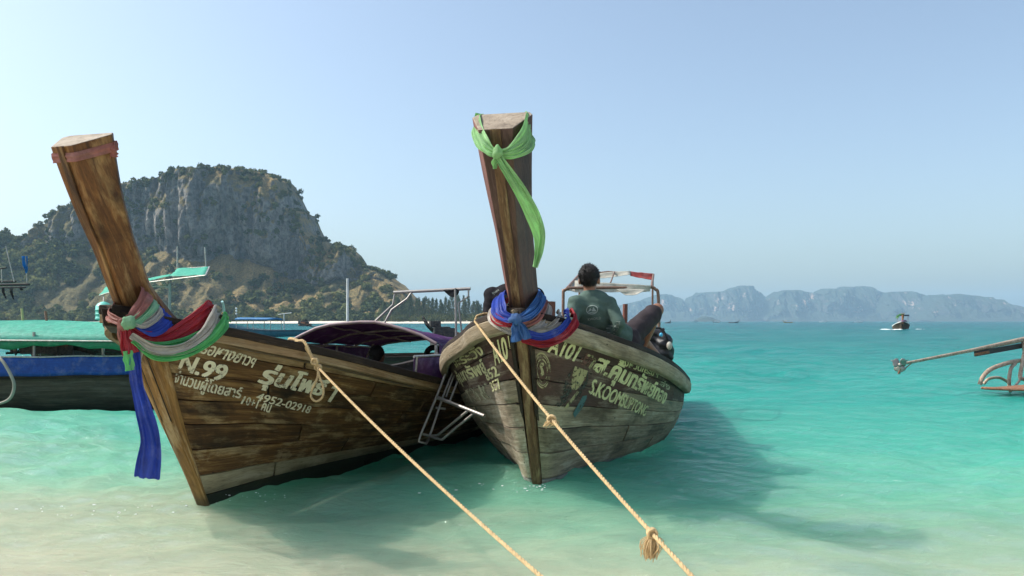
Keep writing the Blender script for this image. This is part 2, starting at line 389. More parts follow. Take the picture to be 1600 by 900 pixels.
def island(name, outline, D, talus, mat, nx, seed, depths, amp, freq, foot=1.0, crown=0.0):
    """a steep limestone island: wooded foot slope, cliff, rounded top and back"""
    dt, dc, dtop, dback = depths
    Dtop = D+dt+dc+dtop*.6
    px = np.linspace(outline[0][0], outline[-1][0], nx)
    oy = np.interp(px, [p[0] for p in outline], [p[1] for p in outline])
    Hh = np.maximum((HY-oy)/FP*Dtop+CH, foot)
    tf = np.interp(px, [p[0] for p in talus], [p[1] for p in talus])
    Xc = (px-800)/FP*Dtop
    prof = [(u, 'a') for u in np.linspace(0, 1, 34)]+[(u, 'b') for u in np.linspace(.03, 1, 44)]+[(u, 'c') for u in np.linspace(.08, 1, 12)]+[(u, 'd') for u in np.linspace(.2, 1, 6)]
    nv = len(prof); Xa = np.zeros((nv, nx)); Ya = Xa.copy(); Za = Xa.copy()
    for j in range(nx):
        H = Hh[j]; T = H*tf[j]
        k = min(1, H/(max(Hh)*.55))**.6
        for i, (u, z) in enumerate(prof):
            if z == 'a':
                y = dt*k*u; h = T*(.15*u+.85*u**1.35)
            elif z == 'b':
                y = dt*k+dc*k*(.15*u+.85*u**2.2)*(1+2*max(0, tf[j]-.6)); h = T+(H*.965-T)*u
            elif z == 'c':
                y = dt*k+dc*k*(1+2*max(0, tf[j]-.6))+dtop*k*u; h = H*(.965+.035*math.sin(u*math.pi/2))
            else:
                y = dt*k+dc*k*(1+2*max(0, tf[j]-.6))+dtop*k+dback*k*u; h = H*(1-u**1.5)
            x = Xc[j]; w = min(1, h/(foot*6+1e-6))
            n1 = noise.fractal(Vector((x*freq*1.5, h*freq*.30, seed+u*.2)), .8, 2.2, 6)
            n2 = noise.fractal(Vector((x*freq*.6, h*freq*.16, seed+9)), 1.0, 2.1, 3)
            edge = 1.0 if z in 'bc' else (.5 if z == 'a' else .3)
            dy = -(abs(n1)*-1.5+.45)*amp*edge*w-n2*amp*1.9*w*(1 if z in 'bc' else .45)
            dz = noise.fractal(Vector((x*freq*1.4, (D+y)*freq*1.4, seed+3)), 1.0, 2.0, 4)*amp*(.38 if z in 'a' else .16)*w
            dx = noise.fractal(Vector((x*freq, h*freq, seed+21)), 1.0, 2.1, 3)*amp*.22*w
            Xa[i, j] = x+dx; Ya[i, j] = D+y+dy+(dt+dc)*(1-k)*.6; Za[i, j] = h+dz-(.6*foot if u == 0 and z == 'a' else 0)
    # keep the skyline where the ridge really stands
    got = np.max((Za[:-4]-CH)/Ya[:-4], 0)*FP; want = np.maximum(HY-oy-crown, .5)
    ker = np.ones(5)/5; sc_ = np.convolve(np.pad(np.clip(want/np.maximum(got, .5), .5, 1.4), 2, 'edge'), ker, 'valid')
    Za = np.where(Za > 0, Za*sc_[None, :], Za)
    o = link(name, grid_mesh(name, Xa, Ya, Za), mat, kind='structure')
    o.data.flip_normals() if o.data.polygons[nx*20].normal.y > 0 else None
    return o, Xa, Ya, Za
left_rock = rock_mat('left_island_rock', (.17, .16, .145), (.46, .41, .34), (.13, .12, .045), (.40, .27, .10), .06, dryx=(-330, -190))
LO = [(-420, 405), (-250, 398), (-100, 392), (0, 386), (20, 370), (50, 363), (75, 374), (90, 371), (97, 352), (112, 340), (130, 330), (150, 312), (175, 292), (200, 290), (230, 281), (265, 279), (290, 265), (330, 261), (380, 259), (430, 267), (452, 279), (464, 300), (470, 326), (488, 327), (497, 342), (502, 366), (516, 374), (526, 392), (536, 384), (548, 380), (560, 392), (572, 412), (600, 420), (625, 436), (645, 450), (665, 468), (690, 484), (720, 496), (760, 501)]
LT = [(-420, .93), (85, .88), (100, .72), (180, .50), (300, .43), (400, .39), (480, .36), (510, .40), (530, .50), (560, .56), (585, .74), (640, .93), (760, .96)]
_, IX, IY, IZ = island('left_island', LO, 520, LT, left_rock, 560, 4.0, (95, 16, 60, 90), 13, .030, crown=2.0)
far_rock = rock_mat('far_island_rock', (.04, .046, .042), (.13, .125, .105), (.02, .038, .02), (.035, .05, .025), .016, bare=(.62, .42, .32))
F1 = [(930, 500), (950, 484), (975, 474), (1000, 470), (1020, 461), (1045, 459), (1062, 466), (1072, 474), (1080, 463), (1095, 457), (1120, 455), (1135, 450), (1150, 446), (1165, 446), (1180, 453), (1190, 462), (1196, 468), (1204, 466), (1212, 472), (1225, 478), (1240, 500)]
F2 = [(1180, 500), (1192, 482), (1199, 466), (1210, 456), (1230, 453), (1248, 453), (1264, 460), (1280, 451), (1300, 450), (1320, 456), (1330, 448), (1345, 447), (1358, 448), (1368, 456), (1376, 467), (1384, 478), (1396, 500)]
F3 = [(1352, 500), (1362, 478), (1377, 467), (1386, 459), (1398, 456), (1418, 455), (1432, 459), (1444, 467), (1456, 470), (1468, 480), (1480, 500)]
F4 = [(1420, 500), (1436, 478), (1452, 470), (1466, 461), (1486, 460), (1503, 459), (1520, 463), (1540, 468), (1556, 471), (1566, 476), (1574, 486), (1582, 488), (1590, 489), (1594, 495), (1597, 500.5)]
ft = [(900, .3), (1600, .34)]
island('far_islands', F1, 4300, ft, far_rock, 300, 11.0, (150, 90, 200, 200), 80, .0085, 4)
island('far_islands', F2, 4100, ft, far_rock, 260, 15.0, (150, 90, 200, 200), 80, .0085, 4)
island('far_islands', F3, 3950, ft, far_rock, 220, 19.0, (150, 90, 200, 200), 75, .0085, 4)
island('far_islands', F4, 3700, ft, far_rock, 240, 23.0, (150, 90, 200, 200), 75, .0085, 4)
F5 = [(1085, 500.5), (1092, 497), (1100, 494), (1108, 495), (1116, 499), (1120, 500.5)]
island('far_islet', F5, 3000, [(1000, .8), (1200, .8)], far_rock, 40, 27.0, (40, 20, 50, 50), 8, .02, 2)
# low spit with the white beach under the trees
mb = MB(); bx = np.linspace(-330, 20, 60)
rows_ = []
for d, z in ((0, -.4), (4, .25), (12, 1.0), (30, 1.5), (130, 2.0)):
    rows_.append([(x, 505+d+4*math.sin(x*.02+1)-(0 if d else 0)+max(0, (x+10)*.3), z*(1 if x < 8 else .2)) for x in bx])
mb.grid(rows_, flip=True)
spit_sand = plain('white_beach_sand', (.72, .64, .52), .95, 0, .06, .2)
mb.build('far_beach', spit_sand, smooth=True, kind='structure')

# ---------------------------------------------------------------- woods
def leaf_mat(name, cols, sc_, trans=.2):
    n = NB(name); g = n('NewGeometry'); pos = g.outputs['Position']
    a = n.noise(pos, sc_, 3, .5); b = n.noise(pos, sc_*9, 3, .6)
    r = n.math('ADD', n.math('MULTIPLY', a, .6), n.math('MULTIPLY', b, .4))
    c = n.ramp(r, [(.36, cols[0]), (.48, cols[1]), (.60, cols[2]), (.70, cols[3])])
    d = n('BsdfDiffuse', Color=c); t = n('BsdfTranslucent', Color=c)
    return n.out(n('MixShader', Fac=trans, i1=d.outputs[0], i2=t.outputs[0]))
def leaf_cards(centres, radii, per, size, seed, up=0.0, shape=1.0, quad=True):
    """ragged crowns made of many leaf-sized faces spread through each crown"""
    r = np.random.RandomState(seed); N = len(centres)
    c = np.repeat(np.asarray(centres), per, 0); rad = np.repeat(np.asarray(radii), per, 0)
    d = r.normal(size=(N*per, 3)); d /= np.linalg.norm(d, axis=1)[:, None]
    d *= (r.uniform(.25, 1, N*per)**.5)[:, None]
    lump = 1+.28*np.sin(d[:, 0]*5+c[:, 0])*np.sin(d[:, 1]*5+c[:, 1]*2)*np.sin(d[:, 2]*6+c[:, 0])
    p = c+d*rad*lump[:, None]
    nrm = d+r.normal(size=d.shape)*.55; nrm[:, 2] += .25; nrm /= np.linalg.norm(nrm, axis=1)[:, None]
    a = np.cross(nrm, r.normal(size=d.shape)); a[:, 2] += up*np.sign(a[:, 2]+1e-6); a /= np.linalg.norm(a, axis=1)[:, None]
    b = np.cross(nrm, a)
    s = (np.repeat(np.asarray(size), per) if hasattr(size, '__len__') else size)*r.uniform(.6, 1.3, N*per)
    s = s[:, None]
    if quad:
        v = np.stack([p-a*s*shape-b*s*.55, p-a*s*.1*shape+b*s*.8, p+a*s*shape+b*s*.2, p+a*s*.25*shape-b*s*.75], 1).reshape(-1, 3); k = 4
    else:
        v = np.stack([p-a*s*shape, p+b*s*.7, p+a*s*shape-b*s*.3], 1).reshape(-1, 3); k = 3
    n = N*per; me = bpy.data.meshes.new('crown')
    me.vertices.add(len(v)); me.vertices.foreach_set('co', v.ravel().astype(np.float32))
    me.loops.add(len(v)); me.loops.foreach_set('vertex_index', np.arange(len(v), dtype=np.int32))
    me.polygons.add(n); me.polygons.foreach_set('loop_start', np.arange(0, len(v), k, dtype=np.int32))
    me.update(calc_edges=True)
    return me
forest_leaf = leaf_mat('island_foliage', [(.050, .068, .028), (.105, .125, .046), (.18, .185, .068), (.34, .26, .10)], .05)
r = np.random.RandomState(12); cen = []; rad = []; siz = []
nv, nx = IX.shape
def scat(n, i0, i1, j0, j1, rmin, rmax, keep):
    for _ in range(n):
        i = r.uniform(i0, i1); j = r.uniform(j0, j1); a, b = int(i), int(j)
        x, y, z = IX[a, b], IY[a, b], IZ[a, b]
        if z < 1.2 or r.rand() > keep(x, y, z, i): continue
        q = r.uniform(rmin, rmax)
        cen.append((x+r.normal()*1.0, y-q*.2, z+q*.35)); rad.append((q, q, q*r.uniform(.7, 1.05))); siz.append(q*.30)
def jx(px): return (px+420)/(760+420)*nx
drygrass = lambda x, y, z, i: .25+.75*(noise.noise(Vector((x*.022, z*.05, 5))) > -.02)
scat(2300, 0, 34, jx(-380), jx(180), 2.0, 4.6, lambda *a: 1)
scat(1250, 0, 34, jx(180), jx(660), 1.6, 4.4, lambda x, y, z, i: (.14+.60*(noise.noise(Vector((x*.03, z*.06, 5))) > .08)) if z > 9 else .9)
scat(260, 0, 5, jx(150), jx(700), 2.2, 4.2, lambda *a: 1)
scat(520, 72, 90, jx(85), jx(620), 1.4, 2.7, lambda *a: 1)
scat(520, 34, 76, jx(90), jx(590), 1.2, 2.8, lambda x, y, z, i: .75*(noise.noise(Vector((x*.03, z*.03, 2))) > .05)+.06)
scat(200, 34, 76, jx(-380), jx(90), 2, 4, lambda *a: 1)
link('island_woods', leaf_cards(cen, rad, 95, siz, 5), forest_leaf, kind='stuff', label='dark woodland and scrub clinging to the big limestone island', cat='woodland')
casu_leaf = leaf_mat('casuarina_needles', [(.045, .065, .034), (.078, .10, .048), (.125, .145, .068), (.19, .185, .09)], .35)
bark_far = plain('grey_bark', (.16, .12, .09), .9, 0, .2, 1)
rr = random.Random(5)
for i in range(38):
    px = 596+i*5.3+rr.uniform(-2.5, 2.5); D = 528+rr.uniform(0, 45)
    top = np.interp(px, [598, 640, 665, 690, 705, 720, 745, 770, 800], [474, 464, 461, 474, 460, 462, 470, 474, 478])+rr.uniform(-4, 7)
    h = (HY-top)/FP*D+CH; x = (px-800)/FP*D; w = rr.uniform(3.6, 5.6)
    t = empty('casuarina_tree', (x, D, 1.0), label='feathery casuarina tree in the row behind the far white beach', cat='tree', group='casuarinas along the far beach')
    m = MB(); m.tube([(0, 0, 0), (.1, 0, h*.4), (rr.uniform(-.3, .3), 0, h*.92)], [.32, .2, .05], 6); m.build('trunk', bark_far, t)
    cc = []; rd = []
    for k in range(13):
        u = (k+.7)/13.5; ww = w*(1.05-u*.78)*rr.uniform(.7, 1.2); a = rr.uniform(0, 6.28); q = w*.55*(1-u)*rr.uniform(.2, 1)
        cc.append((math.cos(a)*q, math.sin(a)*q, h*(.10+.86*u))); rd.append((ww*.8, ww*.8, h*.085))
    link('crown', leaf_cards(cc, rd, 60, .42, 50+i, up=1.6, shape=1.7, quad=False), casu_leaf, t)

cs = []; rs = []; ss = []
for i in range(520):
    px = rr.uniform(590, 805); D = rr.uniform(515, 560); q = rr.uniform(.8, 2.0)
    cs.append(((px-800)/FP*D, D, 1.2+q*.8+rr.uniform(0, 4.5)*(D-505)/50)); rs.append((q*1.3, q, q*1.1)); ss.append(q*.28)
link('shore_scrub', leaf_cards(cs, rs, 46, ss, 9, up=.8), leaf_mat('scrub_foliage', [(.045, .06, .025), (.085, .10, .04), (.14, .145, .06), (.22, .19, .09)], .2), kind='stuff', label='olive scrub growing along the far white beach', cat='scrub')

# ---------------------------------------------------------------- the hazy air
hz = MB(); hz.box((0, 2390, 110), (11000, 8300, 232)); hzo = hz.build('haze', None, kind='stuff', label='thin pale sea haze over the whole bay', cat='haze')
n = NB('sea_haze')
hv = n('VolumePrincipled'); hv.inputs['Color'].default_value = (.52, .74, .92, 1); hv.inputs['Density'].default_value = 1.5e-4; hv.inputs['Anisotropy'].default_value = .1
hzo.data.materials.append(n.out(None, hv))

# ---------------------------------------------------------------- longtail hulls
def pchip(tab):
    xs = np.array([t[0] for t in tab], float); ys = np.array([t[1] for t in tab], float)
    h = np.diff(xs); d = np.diff(ys)/h; m = np.zeros(len(xs))
    for i in range(1, len(xs)-1):
        m[i] = 0 if d[i-1]*d[i] <= 0 else (h[i-1]+h[i])*3/((2*h[i]+h[i-1])/d[i-1]+(h[i]+2*h[i-1])/d[i])
    m[0] = d[0]; m[-1] = d[-1]
    def f(x):
        x = min(max(x, xs[0]), xs[-1]); i = min(int(np.searchsorted(xs, x, 'right'))-1, len(xs)-2)
        t = (x-xs[i])/h[i]
        return float((1+2*t)*(1-t)**2*ys[i]+t*(1-t)**2*h[i]*m[i]+t*t*(3-2*t)*ys[i+1]+t*t*(t-1)*h[i]*m[i+1])
    return f
STEM = pchip([(-.6, -.34), (0, 0), (.29, .16), (.6, .34), (1.13, .63), (1.5, .86), (1.8, 1.01), (2.0, 1.13), (2.34, 1.295), (2.8, 1.47)])
SHEER = [(-.93, 1.42), (-.5, 1.33), (0, 1.19), (.5, 1.07), (1, .955), (1.5, .855), (2.5, .71), (4, .63), (6, .67), (8, .86)]
BG = [(-.93, .05), (-.75, .19), (-.35, .45), (.15, .76), (.6, .94), (1, 1.05), (1.5, 1.13), (2.5, 1.20), (4, 1.20), (6, 1.08), (8, .78)]
class Hull:
    WW = .30
    def __init__(s, bw, L=8.0, bulge=.07, sheer=SHEER, bg=BG, zk=-.36):
        s.L = L; s.sh = pchip(sheer); s.bg = pchip(bg); s.bw = pchip(bw); s.bulge = bulge; s.zk = zk
    def pt(s, q, w, side=1):
        L = s.L; W = s.WW
        sg = -.90+q*(L+.90); sw = .02+q*(L-.1); sk = .14+q*(L-.5)
        g = Vector((s.bg(sg), sg, s.sh(sg))); k = Vector((.035, sk, s.zk))
        wl = Vector((s.bw(sw), sw, 0.0))
        e = min(1, max(0, q*L/2.2)); e = e*e*(3-2*e)
        if w >= W:
            u = (w-W)/(1-W); p = wl+(g-wl)*u
            p.x += s.bulge*e*4*u*(1-u)*(1.25-.5*u)
            p.y += -(STEM(p.z)+p.y)*(1-min(1, q*14)) if q < 1/14 else 0
        else:
            u = w/W; p = k+(wl-k)*u
            p.x += (wl.x-k.x)*.55*e*u*(1-u)*1.6
            p.y += -(STEM(p.z)+p.y)*(1-min(1, q*14)) if q < 1/14 else 0
        p.x = max(p.x, .035)
        p.x *= side
        return p
    def nrm(s, q, w, side=1):
        e = .004; q0, q1 = max(0, q-e), min(1, q+e); w0, w1 = max(0, w-e), min(1, w+e)
        n = (s.pt(q1, w, side)-s.pt(q0, w, side)).cross(s.pt(q, w1, side)-s.pt(q, w0, side))
        if n.length < 1e-12: return Vector((side, 0, 0))
        n.normalize()
        return n if n.x*side > 0 else -n
    def off(s, q, w, side, d):
        return s.pt(q, w, side)+s.nrm(q, w, side)*d
BG1 = [(-.93, .03), (-.75, .115), (-.35, .40)]+BG[3:]
H1 = Hull([(0, .035), (.8, .075), (1.5, .15), (2.2, .32), (3, .56), (4, .80), (6, .84), (8, .5)], bulge=.06, bg=BG1)
H2 = Hull([(0, .035), (.5, .20), (1.1, .45), (1.8, .72), (2.5, .92), (4, 1.0), (6, .88), (8, .55)], bulge=.07)
FOOT1, YAW1 = Vector((-2.29, 5.9, 0)), R(15)
FOOT2, YAW2 = Vector((.206, 6.4, 0)), R(11.5)

# ---------------------------------------------------------------- timber of the two near boats
w1_plank = wood('brown_planks', (.026, .013, .006), (.115, .055, .019), (.34, .195, .072), (2.2, 42), (.013, .008, .005), .95, (.46, .34, .18), .55, vary=.25)
w1_top = wood('bleached_top_strake', (.12, .07, .03), (.27, .17, .085), (.40, .29, .16), (2, 50), (.03, .02, .012), .5, (.46, .36, .23), .4)
w1_band = wood('cream_painted_band', (.26, .20, .11), (.44, .36, .22), (.58, .50, .34), (2, 30), (.06, .045, .02), .4, vary=.06)
w1_bottom = wood('dark_bottom_paint', (.022, .024, .014), (.050, .048, .026), (.09, .08, .045), (2, 30), (.01, .012, .008), .5, vary=.1)
w1_dark = wood('blackened_rail', (.010, .007, .005), (.024, .015, .010), (.055, .035, .022), (2, 50), (.008, .006, .005), .4, (.16, .11, .07), .25)
w1_prow = wood('oiled_brown_prow', (.04, .016, .006), (.150, .062, .019), (.31, .150, .048), (3.0, 30), (.025, .012, .006), .9, (.42, .28, .12), .45, vary=.05, rough=.55)
w1_stem = wood('golden_stem', (.09, .04, .012), (.29, .150, .046), (.48, .29, .11), (2.6, 26), (.04, .02, .009), .8, (.56, .44, .27), .5, vary=.05, rough=.6)
w2_plank = wood('grey_weathered_planks', (.16, .125, .085), (.39, .31, .225), (.60, .50, .38), (2.2, 44), (.06, .042, .026), .55, (.66, .60, .50), .5, vary=.14)
w2_paint = wood('flaking_maroon_planks', (.09, .065, .05), (.22, .17, .13), (.34, .28, .21), (2.2, 44), (.03, .02, .016), .5, None, 0, vary=.15, paint=(.085, .045, .036), paint_cov=.56)
w2_teal = wood('flaking_green_planks', (.11, .085, .056), (.29, .23, .155), (.46, .38, .27), (2.2, 44), (.045, .03, .02), .75, (.54, .48, .37), .45, vary=.14, paint=(.13, .13, .095), paint_cov=.42)
w2_rail = wood('worn_rail', (.12, .09, .055), (.29, .225, .145), (.46, .375, .26), (2.4, 34), (.04, .03, .02), .6, (.50, .43, .33), .4, vary=.08)
w2_white = wood('whitewashed_foot', (.22, .21, .18), (.42, .41, .36), (.58, .57, .52), (2, 30), (.09, .08, .06), .4, vary=.08)
w2_prow = wood('dark_varnished_prow', (.035, .018, .015), (.085, .046, .036), (.15, .088, .066), (3.2, 30), (.016, .010, .009), .5, (.16, .105, .075), .2, vary=.04, rough=.5)
w2_red = wood('red_brown_prow_side', (.09, .030, .022), (.190, .070, .052), (.28, .13, .10), (3.0, 30), (.05, .02, .016), .4, (.34, .22, .17), .25, vary=.04, rough=.55)
w2_strip = wood('ochre_strip', (.05, .026, .013), (.13, .07, .034), (.23, .145, .072), (4, 26), (.03, .02, .01), .6, (.42, .33, .17), .4, vary=.05)
endgrain = wood('sawn_end_grain', (.16, .12, .085), (.34, .275, .205), (.47, .40, .32), (9, 9), (.07, .05, .035), .35, vary=.05, obj=True)
shell_m = wood('dark_inner_hull', (.012, .009, .007), (.03, .022, .016), (.06, .045, .03), (2, 20), vary=.05)
deck_m = wood('deck_boards', (.06, .045, .03), (.15, .11, .07), (.25, .19, .13), (2, 40), vary=.2)
cream_paint = paint_letters('cream_letters', (.80, .74, .55), .43)
yellow_paint = paint_letters('pale_yellow_letters', (.74, .70, .38), .43)
faded_paint = paint_letters('faded_yellow_letters', (.56, .53, .36), .50)

def plank_mesh(h, side, q0, q1, w0, w1, nq, nw=3, th=.022, proud=0.0, name='plank'):
    mb = MB(); rows = []; uvs = []
    qs = [q0+(q1-q0)*(i/nq) for i in range(nq+1)]; ws = [w0+(w1-w0)*j/nw for j in range(nw+1)]
    for q in qs:
        up = [h.off(q, w, side, proud) for w in ws]
        rows.append([h.off(q, ws[0], side, proud-th)]+up+[h.off(q, ws[-1], side, proud-th)])
        s_ = q*(h.L+.9)
        uvs.append([(s_, ws[0]*1.3-.02)]+[(s_, w*1.3) for w in ws]+[(s_, ws[-1]*1.3+.02)])
    mb.grid(rows, uvs, flip=(side > 0))
    mb.poly(rows[0] if side < 0 else rows[0][::-1]); mb.poly(rows[-1][::-1] if side < 0 else rows[-1])
    return mb
def hull_lettering(name, body, h, side, C, mat, parent, bold=.03, shear=0.0, proud=.004):
    """painted characters laid on the planks inside the four corners C (bl, br, tl, tr) given as (q, w)"""
    c = bpy.data.curves.new('letters', 'FONT'); c.body = body; c.resolution_u = 4; c.shear = shear
    me = baked(bpy.data.objects.new('letters', c)); me.materials.clear()
    bm = bmesh.new(); bm.from_mesh(me); bpy.data.meshes.remove(me)
    bmesh.ops.triangulate(bm, faces=bm.faces)
    xs_ = [v.co.x for v in bm.verts]; ys_ = [v.co.y for v in bm.verts]
    x0, x1, y0, y1 = min(xs_), max(xs_), min(ys_), max(ys_)
    for _ in range(3):
        le = [e for e in bm.edges if e.calc_length() > .16]
        if not le: break
        bmesh.ops.subdivide_edges(bm, edges=le, cuts=1); bmesh.ops.triangulate(bm, faces=bm.faces)
    V = [v.co.copy() for v in bm.verts]; bm.verts.index_update(); F = [[v.index for v in f.verts] for f in bm.faces]; bm.free()
    ov = []; of = []
    shifts = [(0, 0)] if not bold else [(-bold, -bold*.5), (bold, bold*.5), (-bold, bold*.5), (bold, -bold*.5)]
    NU, NT = 40, 10; PG = np.zeros((NU+1, NT+1, 3)); NG = PG.copy()
    for i in range(NU+1):
        for j in range(NT+1):
            u, t = -.05+1.1*i/NU, -.05+1.1*j/NT
            q = (C[0][0]*(1-u)+C[1][0]*u)*(1-t)+(C[2][0]*(1-u)+C[3][0]*u)*t
            w = (C[0][1]*(1-u)+C[1][1]*u)*(1-t)+(C[2][1]*(1-u)+C[3][1]*u)*t
            PG[i, j] = h.pt(max(q, .001), w, side); NG[i, j] = h.nrm(max(q, .001), w, side)
    VA = np.array([(v.x, v.y) for v in V])
    for k, (dx, dy) in enumerate(shifts):
        b = len(ov)
        gu = np.clip(((VA[:, 0]+dx-x0)/(x1-x0)+.05)/1.1*NU, 0, NU-1e-6); gt = np.clip(((VA[:, 1]+dy-y0)/(y1-y0)+.05)/1.1*NT, 0, NT-1e-6)
        i0, j0 = gu.astype(int), gt.astype(int); fu, ft_ = (gu-i0)[:, None], (gt-j0)[:, None]
        G_ = PG+NG*(proud+k*.0007)
        ov += [tuple(p) for p in G_[i0, j0]*(1-fu)*(1-ft_)+G_[i0+1, j0]*fu*(1-ft_)+G_[i0, j0+1]*(1-fu)*ft_+G_[i0+1, j0+1]*fu*ft_]
        of += [[b+i for i in f] for f in F]
    me = bpy.data.meshes.new('lettering'); me.from_pydata(ov, [], of); me.update()
    return link(name, me, mat, parent)
def hull_patch(name, h, side, poly, C, mat, parent, proud=.003):
    """a painted shape on the planks; poly in 0..1 x 0..1 inside the corners C"""
    bm = bmesh.new(); vs_ = [bm.verts.new((u, t, 0)) for u, t in poly]; bm.faces.new(vs_); bmesh.ops.triangulate(bm, faces=bm.faces)
    for _ in range(3):
        le = [e for e in bm.edges if e.calc_length() > .16]
        if not le: break
        bmesh.ops.subdivide_edges(bm, edges=le, cuts=1); bmesh.ops.triangulate(bm, faces=bm.faces)
    for v in bm.verts:
        u, t = v.co.x, v.co.y
        q = (C[0][0]*(1-u)+C[1][0]*u)*(1-t)+(C[2][0]*(1-u)+C[3][0]*u)*t
        w = (C[0][1]*(1-u)+C[1][1]*u)*(1-t)+(C[2][1]*(1-u)+C[3][1]*u)*t
        v.co = h.off(max(q, .001), w, side, proud)
    me = bpy.data.meshes.new('painting'); bm.to_mesh(me); bm.free()
    return link(name, me, mat, parent)
def ring_poly(cx, cy, r0, r1, n=40):
    a = [(cx+math.cos(2*math.pi*k/n)*r1*.98, cy+math.sin(2*math.pi*k/n)*r1) for k in range(n+1)]
    b = [(cx+math.cos(2*math.pi*k/n)*r0*.98, cy+math.sin(2*math.pi*k/n)*r0) for k in range(n, -1, -1)]
    return a, b
def hull_ring(name, h, side, cx, cy, r0, r1, C, mat, parent, proud=.004, n=44):
    mb = MB(); rows = []
    for k in range(n+1):
        row = []
        for r_ in (r0, r1):
            u, t = cx+math.cos(2*math.pi*k/n)*r_, cy+math.sin(2*math.pi*k/n)*r_
            q = (C[0][0]*(1-u)+C[1][0]*u)*(1-t)+(C[2][0]*(1-u)+C[3][0]*u)*t
            w = (C[0][1]*(1-u)+C[1][1]*u)*(1-t)+(C[2][1]*(1-u)+C[3][1]*u)*t
            row.append(h.off(max(q, .001), w, side, proud))
        rows.append(row)
    mb.grid(rows); return mb.build(name, mat, parent)

